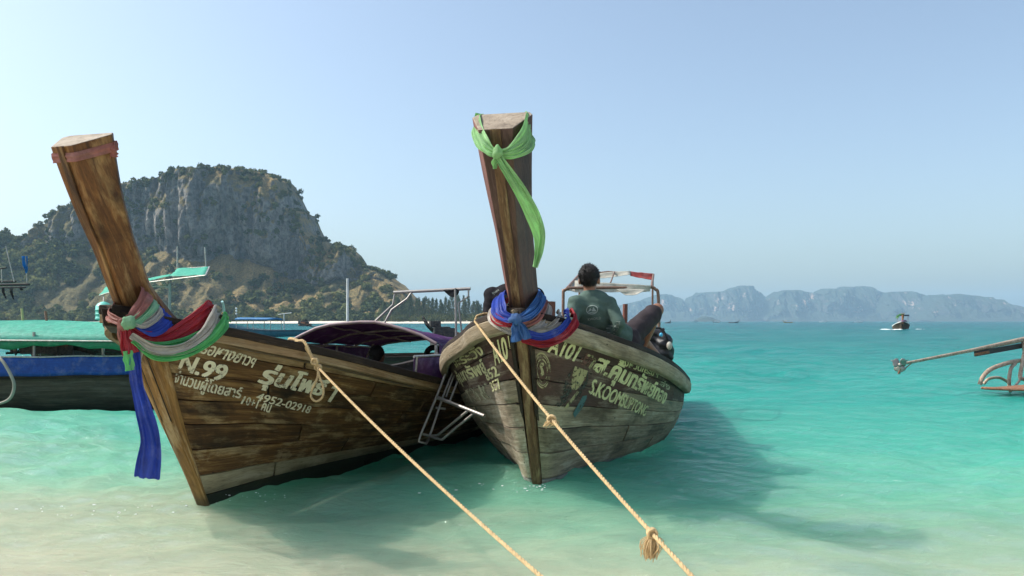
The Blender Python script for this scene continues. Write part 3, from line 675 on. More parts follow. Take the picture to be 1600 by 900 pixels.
def longtail(root, h, mats, edges, cuts, ztop, secs, seed):
    """hull of separate planks on a dark shell, stem, prow, rails and foredeck"""
    rr = random.Random(seed); L = h.L
    mb = MB()
    for side in (-1, 1):
        rows = []
        for i in range(49):
            q = (i/48)**1.3
            rows.append([h.off(q, w/14*.985, side, -.024) for w in range(15)])
        mb.grid(rows, flip=(side > 0))
    # transom and keel
    tr_ = [h.off(1, w/14*.985, 1, -.024) for w in range(15)]+[h.off(1, w/14*.985, -1, -.024) for w in range(14, -1, -1)]
    mb.poly(tr_)
    o = mb.build('hull_shell', mats['shell'], root, True)
    m = o.modifiers.new('thick', 'SOLIDIFY'); m.thickness = .02; m.offset = -1
    for side in (-1, 1):
        for j in range(len(edges)-1):
            w0, w1 = edges[j]+.0028, edges[j+1]-.0028
            cq = [0.0]+[c+rr.uniform(-.012, .012) for c in cuts[(j+(side > 0)) % len(cuts)]]+[1.0]
            for a, b in zip(cq[:-1], cq[1:]):
                nq = max(4, int((b-a)*40)+ (8 if a == 0 else 0))
                pm = plank_mesh(h, side, a+(0 if a == 0 else .0012), b-(0 if b == 1 else .0012), w0, w1, nq, 3, proud=rr.uniform(-.003, .002))
                autosmooth(pm.build('plank', mats['planks'][j] if not callable(mats['planks'][j]) else mats['planks'][j](side, a), root), 50)
    # stem: a heavy plank-on-edge following the rake
    mb = MB(); rows = []; uvs = []
    zs = [-.5+(1.36+.5)*i/26 for i in range(27)]
    for i, z in enumerate(zs):
        f = STEM(z); d = mats['stem_depth']*(1.0-.25*max(0, z-.9)); hf = mats['stem_w']; hb = mats['stem_w']+mats.get('stem_flare', .02)
        rows.append([(-hf, -f-.022, z), (hf, -f-.022, z), (hb, -f+d, z-.05), (-hb, -f+d, z-.05)])
        uvs.append([(z*1.2, 0), (z*1.2, .08), (z*1.2, .08+d), (z*1.2, .2+d), (z*1.2, .2+2*d)])
    mb.grid(rows, uvs, closed_v=True); mb.poly(rows[0][::-1]); mb.poly(rows[-1])
    if not mats.get('cheek'): bevel(mb.build('stem', mats['stem'], root, weld=True), .006)
    if mats.get('cheek'):
        mb = MB(); rows = []; uvs = []
        for i in range(29):
            w = .20+(.935-.20)*i/28; q1 = .007+.030*max(0, (w-.28))**.8; z_ = h.pt(.0005, w, 1).z; row = []
            for side in (-1, 1):
                cols_ = [h.off(max(.0005, q1*k/4), w, side, .016 if k < 4 else .004) for k in range(1, 5)]
                fr_ = [Vector((side*.030, -STEM(z_)-.026, z_)), Vector((side*.050, -STEM(z_)-.012, z_))]
                row += (cols_[::-1]+fr_[::-1]) if side < 0 else (fr_+cols_)
            rows.append(row); uvs.append([(w*1.7, k*.045) for k in range(len(row))])
        mb.grid(rows, uvs); autosmooth(mb.build('stem', mats['stem'], root), 30)
    # prow: rises behind the meeting of the rails, grows wider to its sawn top
    mb = MB(); rows = []; uvs = []
    n = 40
    zf = [t[0] for t in secs]
    def sv(z, k): return float(np.interp(z, zf, [t[k] for t in secs]))
    for i in range(n+1):
        z = 1.05+(ztop-1.05)*i/n; f = STEM(z); wf, wb, d = sv(z, 1), sv(z, 2), sv(z, 3); lift = sv(z, 4)
        wob = .004*noise.noise(Vector((z*3, seed, 0)))+mats.get('lean', 0)*max(0, z-1.3)/1.27
        rows.append([(-wf+wob, -f, z), (wf+wob, -f, z), (wb+wob, -f+d*.82, z+lift*.82), (wb*.86+wob, -f+d, z+lift), (-wb*.86+wob, -f+d, z+lift), (-wb+wob, -f+d*.82, z+lift*.82)])
        uvs.append([(z*1.15, c) for c in (0, 2*wf, 2*wf+.82*d, 2*wf+d, 2*wf+d+2*wb, 2*wf+1.2*d+2*wb, 2*wf+2*d+2*wb)])
    mb.grid(rows, uvs, closed_v=True)
    for k in range(len(mb.f)): mb.mi[k] = 1 if (k % 6) == 5 else 0
    mb.poly(rows[0][::-1])
    top = [Vector(p) for p in rows[-1]]; mb.poly(top, mi=2)
    o = prow_o = autosmooth(mb.build('prow', [mats['prow'], mats['prow_left'], endgrain], root, weld=True), 20); bevel(o, .007, 2)
    # strip down the front of the prow
    mb = MB(); rows = []; uvs = []
    for i in range(n+1):
        z = 1.18+(ztop-1.18)*i/n; f = STEM(z); w = mats['strip_w']*(.75+.25*i/n)
        e = mats.get('lean', 0)*max(0, z-1.3)/1.27; rows.append([(-w+e, -f+.004, z), (-w+e, -f-.016, z-.004), (w+e, -f-.016, z-.004), (w+e, -f+.004, z)]); uvs.append([(z, 0), (z, .02), (z, .1), (z, .12), (z, .2)])
    mb.grid(rows, uvs, closed_v=True); mb.poly(rows[0][::-1]); mb.poly(rows[-1]); bevel(mb.build('stem_strip', mats['strip'], prow_o, weld=True), .004)
    # rails
    for side in (-1, 1):
        pts = [Vector((side*.012, -.955, 1.425))]+[h.pt((i/70)**1.25, 1.0, side) for i in range(71)]
        for nm, sec, mt in (('rub_rail', mats['rail_sec'], mats['rail']), ('rail_cap', mats['cap_sec'], mats['cap'])):
            s2 = [(-a*-side if False else a*(1 if side > 0 else -1), b) for a, b in sec]
            if side < 0: s2 = s2[::-1]
            mb = MB(); mb.sweep(pts, s2)
            o = autosmooth(mb.build(nm, mt, root, weld=True), 40); bevel(o, .008, 2)
    # breasthook
    mb = MB(); y0 = -.93
    top = [(0, -1.0, 1.435), (.20, -.74, 1.385), (.13, -.60, 1.362), (-.13, -.60, 1.362), (-.20, -.74, 1.385)]
    bot = [(x*.9, y+.02, z-.11) for x, y, z in top]
    mb.poly(top[::-1]); mb.poly(bot)
    for k in range(5): mb.poly([top[k], top[(k+1) % 5], bot[(k+1) % 5], bot[k]])
    bevel(mb.build('breasthook', mats['hook'], root, weld=True), .01)
    # foredeck boards and floor
    for k in range(9):
        u0, u1 = -1+2*k/9+.008, -1+2*(k+1)/9-.008
        mb = MB(); rows = []
        for i in range(9):
            s_ = -.62+i*(1.5+.62)/8; b = h.bg(s_)-.055; z = h.sh(s_)-.065
            rows.append([(b*u0, s_, z), (b*u1, s_, z), (b*u1, s_, z-.025), (b*u0, s_, z-.025)])
        mb.grid(rows, None, closed_v=True); mb.poly(rows[0][::-1]); mb.poly(rows[-1]); mb.build('deck_board', deck_m, root)
    mb = MB(); rows = []
    for i in range(14):
        s_ = 1.5+i*(L-1.7)/13; b = max(.03, h.bw(s_)*.8-.06); rows.append([(-b, s_, .02), (b, s_, .02)])
    mb.grid(rows, flip=True); mb.build('floor', deck_m, root)
    bp_ = [min((h.pt(k/400, w, 1) for k in range(20, 160)), key=lambda p: abs(p.y-1.5)) for w in (.93, .8, .65, .5)]
    mb = MB(); mb.poly([(p.x-.06, 1.5, p.z) for p in bp_]+[(-(p.x-.06), 1.5, p.z) for p in bp_[::-1]]); o = mb.build('bulkhead', deck_m, root)
    m = o.modifiers.new('thick', 'SOLIDIFY'); m.thickness = .03
    for s_ in (2.4, 3.4, 4.4, 5.4):
        mb = MB(); mb.box((0, s_, .30), (2*(h.pt((s_+.9)/(L+.9), .55, 1).x-.10), .28, .04)); bevel(mb.build('thwart', deck_m, root), .008)

# ---------------------------------------------------------------- boat with N.99
boat1 = empty('longtail_boat', FOOT1, -YAW1, label='brown wooden longtail boat marked N.99 with a purple canopy', cat='boat')
longtail(boat1, H1, dict(shell=shell_m, planks=[w1_bottom, w1_bottom, w1_band, w1_plank, w1_plank, w1_plank, w1_plank, w1_plank, w1_top], stem=w1_stem, cheek=True, stem_depth=.05, stem_w=.05, stem_flare=-.012,
         prow=w1_prow, prow_left=w1_prow, strip=w1_prow, strip_w=.022, rail=w1_top, cap=w1_dark, hook=w1_dark,
         rail_sec=[(-.012, -.085), (.030, -.085), (.030, -.030), (-.012, -.030)], cap_sec=[(-.07, -.030), (.042, -.030), (.042, .030), (-.07, .030)]),
         [0, .15, .335, .415, .52, .62, .715, .81, .905, 1.0], [(.2, .42, .7), (.13, .34, .62), (.26, .5, .76), (.09, .3, .55, .8)],
         2.37, [(1.05, .045, .10, .52, .10), (1.3, .047, .10, .30, .10), (1.5, .05, .10, .20, .09), (1.8, .055, .12, .18, .09), (2.1, .066, .155, .20, .11), (2.37, .074, .185, .235, .125)], 3)
for nm, body, C, m_, bd, sh in (
    ('lettering', 'ชมรมเรือหางยาวฯ', [(.0335, .922), (.0789, .872), (.040, .972), (.0844, .930)], cream_paint, .022, 0),
    ('lettering', 'N.99', [(.0325, .832), (.0594, .800), (.0407, .893), (.0648, .865)], cream_paint, .034, 0),
    ('lettering', 'จำนวนผู้โดยสาร์', [(.0226, .7658), (.0674, .7175), (.032, .831), (.071, .7848)], cream_paint, .022, 0),
    ('lettering', '10+1 คน', [(.068, .7093), (.091, .6765), (.0705, .7432), (.0938, .7238)], cream_paint, .022, .1),
    ('lettering', 'รุ่นโพธิ์ ๅ', [(.081, .7838), (.1562, .7486), (.0884, .9083), (.1587, .8704)], cream_paint, .040, .25),
    ('lettering', '4952-02918', [(.0794, .7311), (.1319, .6833), (.0819, .7673), (.133, .7223)], cream_paint, .016, .15)):
    hull_lettering(nm, body, H1, 1, C, m_, boat1, bd, sh)

# ---------------------------------------------------------------- boat with A101
boat2 = empty('longtail_boat', FOOT2, -YAW2, label='grey weathered longtail boat marked A101, bow on beside the brown boat', cat='boat')
def p2(side, a, hi):
    if side < 0: return w2_paint if hi > 6 else w2_plank
    return w2_paint if (hi > 6 or (hi > 5 and a < .05)) else w2_teal
pl2 = [w2_white if j < 3 else (lambda s_, a, j=j: p2(s_, a, j)) for j in range(9)]
longtail(boat2, H2, dict(shell=shell_m, planks=pl2, stem=w2_strip, stem_depth=.14, stem_w=.036, prow=w2_prow, prow_left=w2_red, lean=-.035, strip=w2_strip, strip_w=.034,
         rail=w2_rail, cap=w1_dark, hook=w2_rail,
         rail_sec=[(-.012, -.145), (.038, -.135), (.055, -.095), (.058, -.030), (-.012, -.030)], cap_sec=[(-.075, -.030), (.050, -.030), (.046, .016), (-.075, .020)]),
         [0, .13, .25, .345, .46, .565, .665, .76, .875, 1.0], [(.24, .5, .75), (.16, .40, .68), (.29, .55, .8), (.12, .35, .62)],
         2.57, [(1.05, .05, .115, .50, .12), (1.3, .05, .115, .28, .13), (1.5, .052, .118, .22, .13), (1.9, .062, .135, .21, .13), (2.25, .085, .172, .22, .145), (2.57, .112, .205, .25, .165)], 8)
for body, side, C, m_, bd, sh in (
    ('A101', 1, [(.018, .8734), (.0485, .8578), (.0237, .9285), (.0565, .9247)], yellow_paint, .030, 0),
    ('ส.คุ้มทรัพย์ทอง', 1, [(.0689, .809), (.2164, .690), (.0799, .9296), (.2252, .8391)], yellow_paint, .045, 0),
    ('จังหวัดกระบี่ ฯ', 1, [(.101, .8927), (.1783, .8842), (.1021, .9344), (.1787, .9289)], yellow_paint, .02, 0),
    ('S.KOOMSUPTONG', 1, [(.0694, .7296), (.1758, .6305), (.074, .798), (.1785, .6961)], yellow_paint, .032, 0),
    ('ส่ง', 1, [(.1902, .8435), (.2239, .8287), (.1891, .8851), (.2256, .8775)], faded_paint, .02, 0),
    ('A101', -1, [(.0291, .8244), (.003, .845), (.0291, .9103), (.003, .9219)], yellow_paint, .03, 0),
    ('จะระวัง', -1, [(.14, .895), (.046, .882), (.14, .945), (.055, .935)], yellow_paint, .03, 0),
    ('คุ้มทรัพย์', -1, [(.16, .79), (.05, .79), (.16, .89), (.06, .878)], yellow_paint, .04, 0),
    ('852', -1, [(.0616, .775), (.0252, .785), (.0638, .815), (.0302, .825)], yellow_paint, .03, 0),
    ('357', -1, [(.056, .725), (.0252, .735), (.058, .765), (.0302, .775)], yellow_paint, .03, 0),
    ('TONG', -1, [(.15, .69), (.066, .70), (.15, .765), (.07, .77)], faded_paint, .045, 0)):
    hull_lettering('lettering', body, H2, side, C, m_, boat2, bd, sh)
SEAL = [(.001, .722), (.021, .735), (.001, .862), (.021, .87)]
seal_m = paint_letters('faded_seal_paint', (.40, .36, .20), .46)
for r0, r1 in ((.455, .50), (.40, .425), (.29, .33)): hull_ring('painted_seal', H2, 1, .5, .5, r0, r1, SEAL, seal_m, boat2)
hull_patch('painted_seal', H2, 1, [(.35, .62), (.42, .72), (.60, .72), (.62, .64), (.5, .60), (.58, .5), (.62, .40), (.48, .32), (.36, .38), (.44, .46), (.40, .55)], SEAL, seal_m, boat2)
face_m = paint_letters('faded_skin_paint', (.42, .35, .17), .47); hair_m = paint_letters('faded_black_paint', (.055, .05, .038), .53)
red_m = paint_letters('faded_red_paint', (.17, .065, .045), .48); teal_m = paint_letters('faded_teal_paint', (.07, .15, .15), .44); och_m = paint_letters('faded_ochre_paint', (.42, .37, .18), .47)
FACE = [(.0444, .7392), (.0591, .7328), (.0501, .8412), (.0668, .8279)]
hull_patch('portrait_face', H2, 1, [(.30, .02), (.12, .22), (.02, .62), (.05, .98), (.95, 1.0), (.98, .65), (.88, .25), (.66, .03)], FACE, face_m, boat2, .003)
hull_patch('portrait_moustache', H2, 1, [(.14, .16), (.2, .34), (.45, .42), (.75, .36), (.86, .16), (.7, .27), (.48, .33), (.28, .27)], FACE, hair_m, boat2, .005)
hull_patch('portrait_hair', H2, 1, [(-.55, -.5), (-.35, .5), (-.02, 1.0), (0, .6), (.10, .2), (.25, 0), (-.1, -.6)], FACE, hair_m, boat2, .0036)
hull_patch('portrait_hair', H2, 1, [(.98, .95), (1.0, .5), (.86, .18), (.66, 0), (.85, -.6), (1.2, -.2), (1.3, .5)], FACE, hair_m, boat2, .0036)
RED = [(.0528, .8537), (.0663, .8445), (.0603, .9029), (.0726, .8982)]
hull_patch('portrait_cap', H2, 1, [(0, 0), (.95, 0), (1, 1), (.2, 1)], RED, red_m, boat2, .003)
hull_patch('portrait_cap', H2, 1, [(.3, .98), (.95, .98), (1.25, .6), (1.15, -.1), (.95, 0), (1.0, .55), (.85, .78), (.35, .8)], RED, och_m, boat2, .0045)
BODY = [(.0283, .6493), (.0624, .6057), (.0423, .76), (.0684, .7353)]
hull_patch('portrait_body', H2, 1, [(.30, .2), (.55, .9), (.66, .9), (.42, .2)], BODY, och_m, boat2)
hull_patch('portrait_body', H2, 1, [(.70, .1), (.86, .8), (1.08, .9), (1.0, .4), (.82, 0)], BODY, teal_m, boat2)
hull_patch('portrait_body', H2, 1, [(-.15, .0), (.25, .9), (.45, .95), (.22, .2)], BODY, hair_m, boat2)

# ---------------------------------------------------------------- fittings of the N.99 boat
purple = cloth('purple_tarp', (.115, .042, .155), .25, .3, (.05, .03, .06))
purple_lit = cloth('lit_purple_tarp', (.17, .085, .21), .3, .25, (.09, .05, .10))  # lighter copy of the purple tarp, daylight mixed into its colour
pipe_pale = plain('pale_pipe', (.26, .19, .20), .5, 0, .2, 12, dirt=(.25, .16, .1), dirt_amt=.5)
def to_local(root, p):
    c, s_ = math.cos(-root.rotation_euler.z), math.sin(-root.rotation_euler.z)
    d = Vector(p)-root.location
    return Vector((d.x*c-d.y*s_, d.x*s_+d.y*c, d.z))
def canopy_roof(s0, s1, hw0, hw1, zc0, zs0, zc1, zs1, n=14, m=10):
    rows = []; uvs = []
    for i in range(n+1):
        u = i/n; y = s0+(s1-s0)*u; hw = hw0+(hw1-hw0)*u; zc = zc0+(zc1-zc0)*u; zs_ = zs0+(zs1-zs0)*u; row = []; uv = []
        for j in range(m+1):
            t = -1+2*j/m; sag = -.018*math.sin(u*math.pi*4)**2*(1-abs(t))
            row.append(Vector((hw*t, y, zs_+(zc-zs_)*(1-abs(t)**2.2)+sag+.006*math.sin(t*9+u*21)))); uv.append((y, t*hw))
        rows.append(row); uvs.append(uv)
    return rows, uvs
rows, uvs = canopy_roof(2.62, 4.85, .86, .84, 1.355, 1.13, 1.12, 1.02)
mb = MB(); mb.grid(rows, uvs); o = can1 = mb.build('canopy', purple, boat1, True)
m = o.modifiers.new('thick', 'SOLIDIFY'); m.thickness = .006
for i in (0, 5, 10, 14):
    mb = MB(); mb.tube([p-Vector((0, 0, .014)) for p in rows[i]], .013 if i else .018, 8); mb.build('hoop', pipe_pale if i == 0 else galv, can1, True)
for t in (0, 3, 7, 10):
    mb = MB(); mb.tube([r_[t]-Vector((0, 0, .024)) for r_ in rows], .010, 6); mb.build('batten', galv, can1, True)
for sx, s_ in ((-.85, 2.64), (.85, 2.64), (-.83, 3.7), (.83, 3.7), (-.82, 4.83), (.82, 4.83)):
    z1 = np.interp(s_, [2.62, 4.85], [1.12, 1.01]); mb = MB(); mb.tube([(sx, s_, .35), (sx, s_, z1)], .016, 8); mb.build('canopy_post', galv, boat1, True)
def curtain(name, a, b, drop0, drop1, mat, parent, folds=16, amp=.014, n=64, gap=0):
    """hanging cloth with vertical pleats between a and b"""
    a, b = Vector(a), Vector(b); d = (b-a); side = Vector((-d.y, d.x, 0)).normalized(); rows = []; uvs = []
    for i in range(n+1):
        u = i/n; p = a+d*u; dr = drop0+(drop1-drop0)*u; row = []; uv = []
        for j in range(7):
            t = j/6; w = amp*t**.5*math.sin(u*folds*6.283+.8*math.sin(u*19))
            row.append(p+side*w+Vector((0, 0, -dr*t+.012*math.sin(u*folds*3.1)*(t == 1)))); uv.append((u*d.length, t*dr))
        rows.append(row); uvs.append(uv)
    mb = MB(); mb.grid(rows, uvs); o = mb.build(name, mat, parent, True); mm = o.modifiers.new('thick', 'SOLIDIFY'); mm.thickness = .004
    return o
curtain('side_curtain', (-.86, 2.66, 1.12), (-.84, 4.83, 1.01), .19, .16, purple, boat1)
curtain('side_curtain', (.875, 2.68, 1.125), (.86, 5.5, .97), .20, .20, purple_lit, boat1, 9, .008)
curtain('side_curtain', (1.06, 1.52, 1.03), (1.10, 4.9, .95), .26, .34, purple_lit, boat1, 22, .016)
mb = MB(); mb.tube([(1.06, 1.52, 1.035), (1.10, 4.9, .955)], .012, 6); mb.build('curtain_rail', galv, boat1, True)
for s_ in (1.54, 2.6, 3.8, 4.9):
    mb = MB(); mb.tube([(1.06, s_, H1.sh(s_)-.03), (1.08, s_, 1.035-.024*(s_-1.5))], .012, 6); mb.build('curtain_post', galv, boat1, True)
# white mast pole
p0 = to_local(boat1, P(543, 510, 11.0)); p1 = to_local(boat1, P(543, 435, 11.0))
mb = MB(); mb.tube([(p0.x, p0.y, .3), p1], [.022, .016], 8); mb.build('mast_pole', plain('white_pole', (.72, .72, .70), .4), boat1, True)
# stainless frame over the stern
fr = MB()
def LP(px, py, D): return to_local(boat1, P(px, py, D))
for nm, pts, rad_ in (('stern_frame_bar', [LP(615, 457, 10.6), LP(735, 451, 10.4)], .021),
    ('stern_frame_leg', [LP(582, 506, 10.6), LP(614, 476, 10.6), LP(617, 458, 10.6)], .014),
    ('stern_frame_leg', [LP(598, 510, 10.5), LP(612, 484, 10.5), LP(636, 467, 10.5), LP(643, 457, 10.55)], .014),
    ('stern_frame_leg', [LP(713, 545, 10.4), LP(712, 480, 10.4), LP(711, 452, 10.4)], .016),
    ('stern_frame_leg', [LP(724, 540, 10.4), LP(716, 474, 10.4), LP(732, 463, 10.4), LP(732, 452, 10.4)], .013)):
    q0 = pts[0].copy(); q0.z = .75 if nm != 'stern_frame_bar' else q0.z
    if nm == 'stern_frame_leg':
        d = (pts[0]-pts[1]); pts = [pts[0]+d*((pts[0].z-.62)/max(.05, -d.z)) if pts[0].z > .7 else pts[0]]+pts
    mb = MB(); mb.tube(pts, rad_, 8); mb.build(nm, steel, boat1, True)
def ragged_cloth(name, pts, mat, parent=None, th=.01, amp=.02, seed=1, **k):
    """a crumpled hanging piece outlined by pts (world or local), given depth by crumples"""
    c = sum((Vector(p) for p in pts), Vector())/len(pts); mb = MB(); N = 5; rows = []
    loop = spline(list(pts)+[pts[0]], 4)[:-1]
    for i in range(N+1):
        t = i/N
        rows.append([c.lerp(p, t)+Vector((0, amp*noise.noise(p*9+Vector((seed, t*2, 0))), amp*.3*noise.noise(p*14)))*(.3+t) for p in loop])
    mb.grid(rows, None, closed_v=True); o = mb.build(name, mat, parent, True); m_ = o.modifiers.new('thick', 'SOLIDIFY'); m_.thickness = th
    return tag(o, **k)
black_cloth = cloth('black_cloth', (.015, .015, .018), .05)
ragged_cloth('black_rag', [P(692, 454, 10.42), P(716, 452, 10.42), P(714, 462, 10.42), P(706, 464, 10.42), P(699, 460, 10.42)], black_cloth, None, .02, .05, label='black rag draped over the steel frame at the stern', cat='rag')
def engine(parent, at, s_, rz=0, nm='engine', m_=None):
    """car engine of a longtail: block, head, pulley, pipes, fan"""
    M3 = Matrix.Rotation(rz, 3, 'Z'); at = Vector(at)
    def T(p): return at+M3@(Vector(p)*s_)
    o = MB(); o.box(at, (.30*s_, .52*s_, .26*s_), M3); blk = parent = bevel(o.build('engine', m_ or engine_m, parent), .02*s_)
    for nm_, c, d in (('cylinder_head', (0, .02, .18), (.22, .46, .12)), ('air_filter', (-.12, -.1, .28), (.16, .2, .1)), ('gearbox', (0, .36, -.04), (.2, .24, .2)), ('radiator', (0, -.36, .06), (.34, .06, .32))):
        o = MB(); o.box(T(c), tuple(x*s_ for x in d), M3); bevel(o.build(nm_, m_ or engine_m, parent), .015*s_)
    for c, r_ in (((.0, -.30, .08), .12), ((.12, -.31, -.05), .07), ((-.12, -.31, .02), .06)):
        o = MB(); o.tube([T(c), T((c[0], c[1]-.04, c[2]))], r_*s_, 16); o.build('pulley', galv, parent)
    for k in range(3):
        o = MB(); o.tube(spline([T((.15, -.15+.14*k, .15)), T((.26, -.12+.14*k, .12)), T((.27, .2, .02)), T((.22, .42, .0))], 5), .022*s_, 6); o.build('exhaust_pipe', rust, parent, True)
    for k in range(3):
        o = MB(); o.tube(spline([T((-.16, -.2+.1*k, .2)), T((-.28, -.1+.12*k, .3+.05*k)), T((-.2, .12+.1*k, .26)), T((-.05, .3, .1))], 6), .012*s_, 6); o.build('hose', black, parent, True)
engine(boat1, to_local(boat1, P(690, 534, 12.0)), .95, .5)
# tyre fender inside, coloured bundles
mb = MB(); c = to_local(boat1, P(678, 556, 9.6)); rows = []
for i in range(24):
    a = 2*math.pi*i/24; rows.append([c+Vector((math.cos(a)*(.10+.035*math.cos(b)), .035*math.sin(b), math.sin(a)*(.10+.035*math.cos(b)))) for b in [2*math.pi*j/8 for j in range(8)]])
rows.append(rows[0]); mb.grid(rows, None, closed_v=True); o = mb.build('tyre_fender', black, None, True, label='small black tyre hanging inside the purple curtained side', cat='tyre'); o.matrix_world = Matrix.Translation(boat1.location)@Matrix.Rotation(-YAW1, 4, 'Z')

# ---------------------------------------------------------------- fittings of the A101 boat
white_tarp = cloth('white_tarp', (.74, .70, .60), .25, .1, (.4, .36, .28)); red_cloth = cloth('faded_red_cloth', (.55, .10, .09), .35, .2)
def LP2(px, py, D): return to_local(boat2, P(px, py, D))
brown_pipe = plain('brown_pipe', (.20, .11, .075), .55, .3, .3, 14, dirt=(.34, .27, .22), dirt_amt=.4)
fl = [LP2(880, 600, 11.2), LP2(880, 466, 11.2), LP2(882, 454, 11.2), LP2(890, 450, 11.2)]
frp = [LP2(1030, 600, 11.2), LP2(1029, 470, 11.2), LP2(1024, 452, 11.2), LP2(1016, 448, 11.2)]
for pts in (fl, frp):
    mb = MB(); mb.tube(spline(pts, 5), .022, 8); mb.build('canopy_post', brown_pipe, boat2, True)
for pts, r_ in (([LP2(886, 450, 11.2), LP2(1018, 449, 11.2)], .02), ([LP2(904, 430, 12.6), LP2(950, 425, 12.6), LP2(1020, 429, 12.6)], .018), ([LP2(886, 450, 11.2), LP2(904, 430, 12.6)], .018), ([LP2(1018, 449, 11.2), LP2(1021, 429, 12.6)], .018), ([LP2(954, 442, 11.4), LP2(960, 425, 12.6)], .012), ([LP2(907, 600, 12.6), LP2(905, 430, 12.6)], .016), ([LP2(1018, 600, 12.6), LP2(1020, 430, 12.6)], .016)):
    mb = MB(); mb.tube(pts, r_, 8); mb.build('canopy_frame', brown_pipe, boat2, True)
def sheet(name, corners, mat, parent, n=14, amp=.02, sag=.03, seed=0, th=.006):
    a, b, c, d = [Vector(x) for x in corners]; rows = []; uvs = []
    nr = (b-a).cross(d-a).normalized()
    for i in range(n+1):
        u = i/n; row = []; uv = []
        for j in range(n+1):
            t = j/n; p = a.lerp(b, u).lerp(d.lerp(c, u), t)
            e = 16*u*(1-u)*t*(1-t)
            row.append(p+nr*amp*noise.fractal(p*5+Vector((seed, 0, 0)), 1, 2, 3)-Vector((0, 0, sag*e))); uv.append((u*(b-a).length, t*(d-a).length))
        rows.append(row); uvs.append(uv)
    mb = MB(); mb.grid(rows, uvs); o = mb.build(name, mat, parent, True); m_ = o.modifiers.new('thick', 'SOLIDIFY'); m_.thickness = th
    return o
sheet('canopy_tarp', (LP2(885, 454, 11.2), LP2(905, 430, 12.6), LP2(924, 428, 12.6), LP2(914, 455, 11.2)), white_tarp, boat2, seed=2)
sheet('canopy_tarp', (LP2(898, 438, 11.24), LP2(1017, 446, 11.16), LP2(1016, 455, 11.14), LP2(898, 457, 11.2)), white_tarp, boat2, seed=3, amp=.03)
sheet('canopy_tarp', (LP2(905, 430, 12.58), LP2(985, 423, 12.58), LP2(985, 429, 12.5), LP2(905, 437, 12.5)), white_tarp, boat2, seed=4)
sheet('canopy_flap', (LP2(985, 424, 12.58), LP2(1020, 428, 12.58), LP2(1019, 436, 12.5), LP2(985, 431, 12.5)), red_cloth, boat2, seed=5)
sheet('canopy_flap', (LP2(962, 452, 11.18), LP2(1010, 452, 11.14), LP2(995, 460, 11.1), LP2(978, 461, 11.12)), white_tarp, boat2, seed=6)
for px, py, D, w_, top in ((857, 500, 6.25, .10, 471), (976, 520, 8.0, .05, 475)):
    a = LP2(px, 540, D); b = LP2(px+1, top, D); mb = MB(); mb.tube([a, b], w_/2, 10); bevel(mb.build('mooring_post', w2_red, boat2), .006)
# boarding ladder between the hulls
lad = empty('boarding_ladder', P(700, 640, 7.32), label='folding stainless steel boarding ladder hanging between the two boats', cat='ladder')
def LL(px, py, D): return P(px, py, D)-lad.location
for nm, pts, r_ in (('rail', [LL(704, 565, 7.37), LL(682, 620, 7.27), LL(657, 680, 7.17), LL(654, 690, 7.15), LL(666, 693, 7.17), LL(671, 684, 7.32)], .012),
    ('rail', [LL(712, 570, 7.42), LL(691, 623, 7.32), LL(672, 680, 7.22)], .011), ('rail', [LL(716, 570, 7.42), LL(697, 620, 7.32)], .009), ('rail', [LL(725, 570, 7.42), LL(703, 627, 7.32)], .011),
    ('crossbar', [LL(683, 621, 7.26), LL(757, 650, 6.82)], .017), ('rung', [LL(681, 637, 7.28), LL(696, 639, 7.32)], .011), ('rung', [LL(659, 678, 7.19), LL(673, 681, 7.24)], .012),
    ('folding_arm', [LL(731, 642, 6.97), LL(684, 680, 7.12), LL(672, 681, 7.22)], .012), ('folding_arm', [LL(742, 645, 6.92), LL(714, 667, 7.02), LL(691, 687, 7.07), LL(681, 685, 7.12), LL(672, 681, 7.22)], .012)):
    mb = MB(); mb.tube(pts, r_, 8); mb.build(nm, steel, lad, True)

